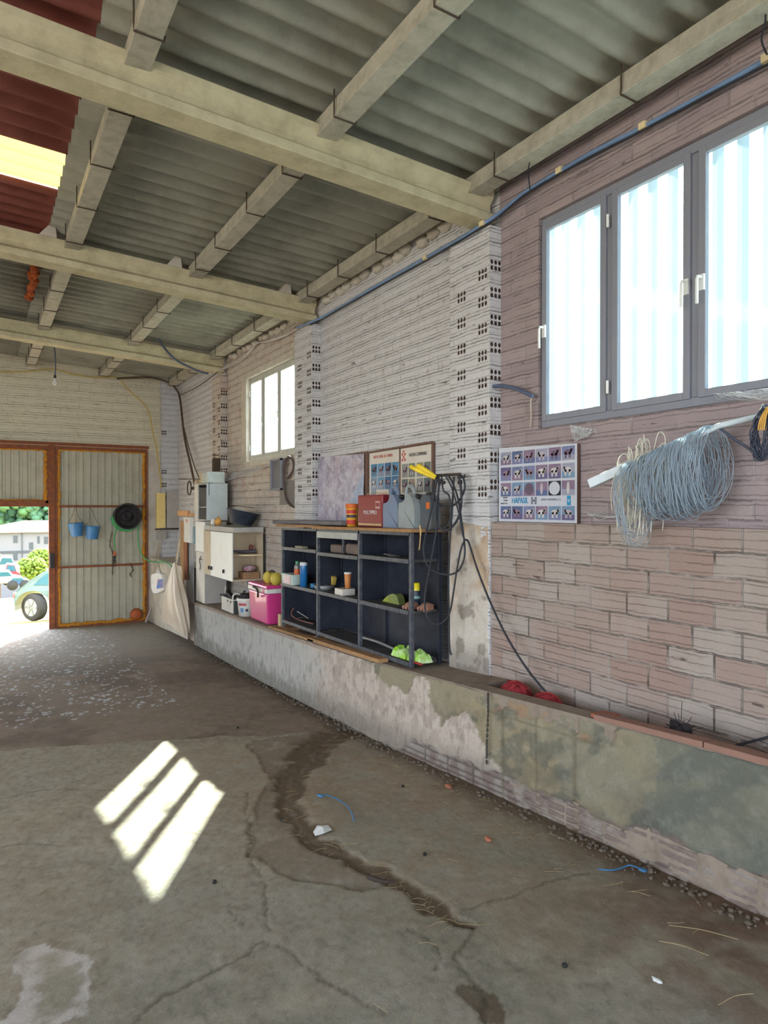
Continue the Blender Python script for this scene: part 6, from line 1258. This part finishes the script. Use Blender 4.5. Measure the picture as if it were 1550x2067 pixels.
# ================================================================ the yard seen through the doorway
# car standing just outside
wq = onZ(66, 1254, -1.215); cz = wq.z
root = thing('car', (wq.x + .6, wq.y + .8, cz), 'pale silver blue car standing in the sun outside the open doorway', 'car')
m_car = M('silver_blue_paint', (92, 116, 118), .45, .1, spec=.3, coat=.1); m_tyre = M('tyre_rubber', (50, 50, 48), .8); m_rim = M('alloy_rim', (150, 154, 156), .4, .3); m_cg = M('car_glass', (40, 90, 100), .3, spec=.3)
Wc = wq + Vector((0, 0, .33)); ang = R(-22); lx = Vector((math.cos(ang), math.sin(ang), 0)); ly = Vector((-lx.y, lx.x, 0))      # lx along the body, ly to its far side
def cpt(l, h, s): return Vector((Wc.x, Wc.y, cz)) + lx * l + ly * s + Vector((0, 0, h))
prof = [(-.40, .42), (-.42, .55), (-.38, .68), (-.30, .78), (-.10, .94), (.20, 1.16), (.50, 1.30), (1.1, 1.40), (2.1, 1.38), (2.7, 1.20), (3.2, .98), (3.75, .86), (3.95, .70), (3.95, .40), (3.75, .25)]
arch = lambda c: [(c + .40 * math.cos(a), .33 + .40 * math.sin(a)) for a in np.linspace(-.2, math.pi + .2, 13)]
out = prof + [(3.5, .22)] + arch(2.65) + [(2.2, .20), (.46, .20)] + arch(0)
V = []; F = []; n = len(out)
for (s_, ins) in ((-.02, .06), (.0, 0), (1.66, 0), (1.70, .06)):
    for (l, h) in out:
        k = 1 if h > .80 else 0; inn = (.16 * (h - .80) / .5) if k else 0
        V.append(cpt(l, h, s_ + (inn if s_ < .5 else -inn) + (.0)))
b = MB()
for r_ in range(3):
    for i in range(n): F.append((r_ * n + i, r_ * n + (i + 1) % n, (r_ + 1) * n + (i + 1) % n, (r_ + 1) * n + i))
F += [tuple(range(n))[::-1], tuple(range(3 * n, 4 * n))]; b.add(V, F, 0, False); b.build('body', [m_car], root, .012, 2)
gl = [[(.02, .86), (.22, 1.08), (.50, 1.22), (.62, 1.24), (.62, .86)], [(.68, .86), (.68, 1.25), (1.45, 1.30), (1.45, .86)], [(1.51, .86), (1.51, 1.30), (2.0, 1.28), (2.50, 1.08), (2.55, .90)]]
for g_ in gl:
    b = MB(); b.prism([cpt(l, h, -.03 + .16 * max(0, h - .80) / .5) for l, h in g_], ly * .02); b.build('side_window', [m_cg], root)
for c_ in (0, 2.65):
    o_ = cpt(c_, .33, .02); st_ = (-ly + lx * (-.62 if c_ == 0 else 0)).normalized()
    w_ = MB(); w_.lathe([(.20, .06), (.30, .07), (.325, .03), (.33, -.06), (.32, -.14), (.20, -.15), (0, -.15)], o_, 32, 0, st_); tw = w_.build('wheel', [m_tyre], root)
    r_ = MB(); r_.lathe([(.205, .065), (.195, .03), (.17, .02), (.03, .05), (0, .055)], o_, 30, 0, st_); u_ = st_.cross(Vector((0, 0, 1))).normalized(); 
    r_.build('rim', [m_rim], tw); s2 = MB()
    for k in range(6): a = k * math.pi / 3; dd = u_ * math.cos(a) + Vector((0, 0, 1)) * math.sin(a); s2.bar(o_ + st_ * .068 + dd * .03, o_ + st_ * .068 + dd * .195, .045, .02, st_)
    s2.build('spokes', [M('spoke_dark', (120, 124, 124), .4, .3)], tw)
b = MB(); b.obox(cpt(-.41, .62, .10), lx * .02, ly * .12, Vector((0, 0, .06)) , 0); b.build('lamp', [M('lamp_red', (206, 96, 90), .3)], root)
b = MB(); b.obox(cpt(1.3, .27, -.02), lx * .82, ly * .03, Vector((0, 0, .05))); b.build('sill', [M('grey_sill', (140, 146, 144), .6)], root)
# house
HZ = -13.4; HY = 118
def hp(px, py, Y=HY): return onY(px, py, Y)
root = thing('house', (onY(50, 1165, HY).x, HY, HZ), 'pale house with a low reddish roof far beyond the doorway', 'house')
m_hw = M('house_wall', (118, 118, 122), .9); m_hr = M('house_roof', (84, 54, 50), .9, dirt=(76, 48, 44), amt=.5, sc=1); m_hwin = M('house_window', (62, 68, 76), .4)
a, b_ = hp(-60, 1172), hp(140, 1072); b = MB(); b.box(a.x, b_.x, HY, HY + 10, HZ, b_.z); b.build('wall', [m_hw], root)
b = MB(); e0, e1 = hp(-14, 1073), hp(150, 1073); r0, r1 = hp(52, 1052), hp(150, 1052); b.add([(e0.x - 3, HY - .6, e0.z - .2), (e1.x, HY - .6, e0.z - .2), (r1.x, HY + 6, r0.z), (r0.x, HY + 6, r0.z), (e0.x - 3, HY + 12, e0.z - .2), (e1.x, HY + 12, e0.z - .2)], [(0, 1, 2, 3), (0, 3, 4), (4, 3, 2, 5), (0, 4, 5, 1), (1, 5, 2)]); b.build('roof', [m_hr], root)
for (x0_, x1_, y0_, y1_) in ((27, 35.5, 1081.5, 1096), (59, 67, 1095, 1109), (75.5, 80, 1082.5, 1097), (89, 97, 1083.5, 1098), (27, 35.5, 1116.5, 1131)):
    a, b_ = hp(x0_, y1_), hp(x1_, y0_); w_ = MB(); w_.box(a.x, b_.x, HY - .06, HY + .1, a.z, b_.z); w_.build('window', [m_hwin], root)
w_ = MB(); a, b_ = hp(44, 1130), hp(45.2, 1076); w_.box(a.x, b_.x, HY - .15, HY, a.z, b_.z); w_.build('drainpipe', [m_hwin], root)
w_ = MB(); a, b_ = hp(-60, 1114.5), hp(140, 1113.7); w_.box(a.x, b_.x, HY - .08, HY, a.z, b_.z); w_.build('string_course', [m_hwin], root)
def tree(px, pyc, Y, rx, rz, label, mat, name='tree', gz_=None, sd=0, nleaf=260, ls=.5):
    c = onY(px, pyc, Y); g_ = gz_ if gz_ is not None else -12; root = thing(name, (c.x, Y, g_), label, 'tree' if name == 'tree' else 'bush', 'trees and bushes beyond the yard'); rr = random.Random(sd); b = MB()
    for i in range(nleaf):
        v = Vector((rr.gauss(0, 1), rr.gauss(0, 1), rr.gauss(0, 1))).normalized() * (rr.random() ** .4); p = c + Vector((v.x * rx, v.y * rx * .8, v.z * rz)); s_ = ls * rr.uniform(.6, 1.4); b.blob(p, (s_, s_, s_ * .8), 0, .5, i, 7, 5)
    b.build('crown', [mat], root, fix=False); t_ = MB(); t_.tube([(c.x, Y, g_), (c.x, Y, c.z)], [rz * .07, rz * .04], 8); t_.build('trunk', [m_bkc], root)
m_l1 = M('leaf_mid', (84, 120, 72), .9, dirt=(66, 98, 62), sc=1); m_l2 = M('leaf_blue', (84, 124, 96), .9, dirt=(66, 100, 76), sc=1); m_l3 = M('leaf_light', (112, 132, 52), .9, dirt=(84, 112, 46), sc=2)
for i, (px, py, rx, rz, m_, l) in enumerate(((-40, 1030, 11, 9, m_l1, 'tall green tree behind the house, leftmost'), (12, 1028, 8, 6, m_l2, 'blue green tree behind the left end of the house roof'), (62, 1012, 8, 6, m_l2, 'blue green tree behind the middle of the house roof'), (100, 1018, 8, 7, m_l1, 'green tree behind the right part of the house roof'), (150, 1010, 10, 8, m_l2, 'large tree behind the house hidden mostly by the gate'))):
    tree(px, py, 150 + 14 * (i % 2), rx, rz, l, m_, sd=i, nleaf=700, ls=.75)
tree(62, 1146, 62, 1.25, .85, 'bright yellow green bush before the house, left of the car roof', m_l3, 'bush', -7.4, 11, 420, .13); tree(84, 1128, 66, 1.1, .85, 'bright yellow green bush just above the car roof', m_l3, 'bush', -8.1, 12, 420, .13); tree(0, 1148, 60, .75, 1.1, 'green bush at the left edge of the doorway view', m_l1, 'bush', -7.0, 13, 300, .12)
def farcar(px, py, Y, col_, label, L=3.6, H=1.3):
    c = onY(px, py, Y); root = thing('parked_car', c, label, 'car', 'cars parked beyond the grass'); b = MB(); P = [(-.5, 0), (.5, 0), (.5, .45), (.3, .55), (.18, .95), (-.28, 1.), (-.42, .55), (-.5, .5)]
    b.prism([(c.x + a * L, Y, c.z + h * H) for a, h in P], (0, 1.7, 0)); b.build('body', [col_], root, .05)
    b = MB(); P = [(-.36, .58), (.24, .58), (.14, .90), (-.24, .93)]; b.prism([(c.x + a * L, Y - .02, c.z + h * H) for a, h in P], (0, .03, 0)); b.build('glass', [m_cg], root)
    for a in (-.3, .3): b = MB(); b.lathe([(0, 0), (.3, 0), (.3, .2), (0, .2)], (c.x + a * L, Y - .03, c.z), 14, 0, (0, 1, 0)); b.build('wheel', [m_tyre], root)
farcar(38, 1181, 46, M('far_blue', (50, 84, 130), .5), 'small blue car parked beyond the grass', 1.1, .45); farcar(24, 1172, 52, M('far_red', (130, 48, 52), .5), 'small red car parked left of the blue one', 1.0, 1.1); farcar(8, 1178, 50, M('far_white', (140, 140, 146), .4), 'white car parked at the left edge beyond the grass', 1.8, .8)
farcar(16, 1160, 56, M('far_white', (140, 140, 146), .4), 'white van standing behind the small parked cars', 1.5, 1.3)
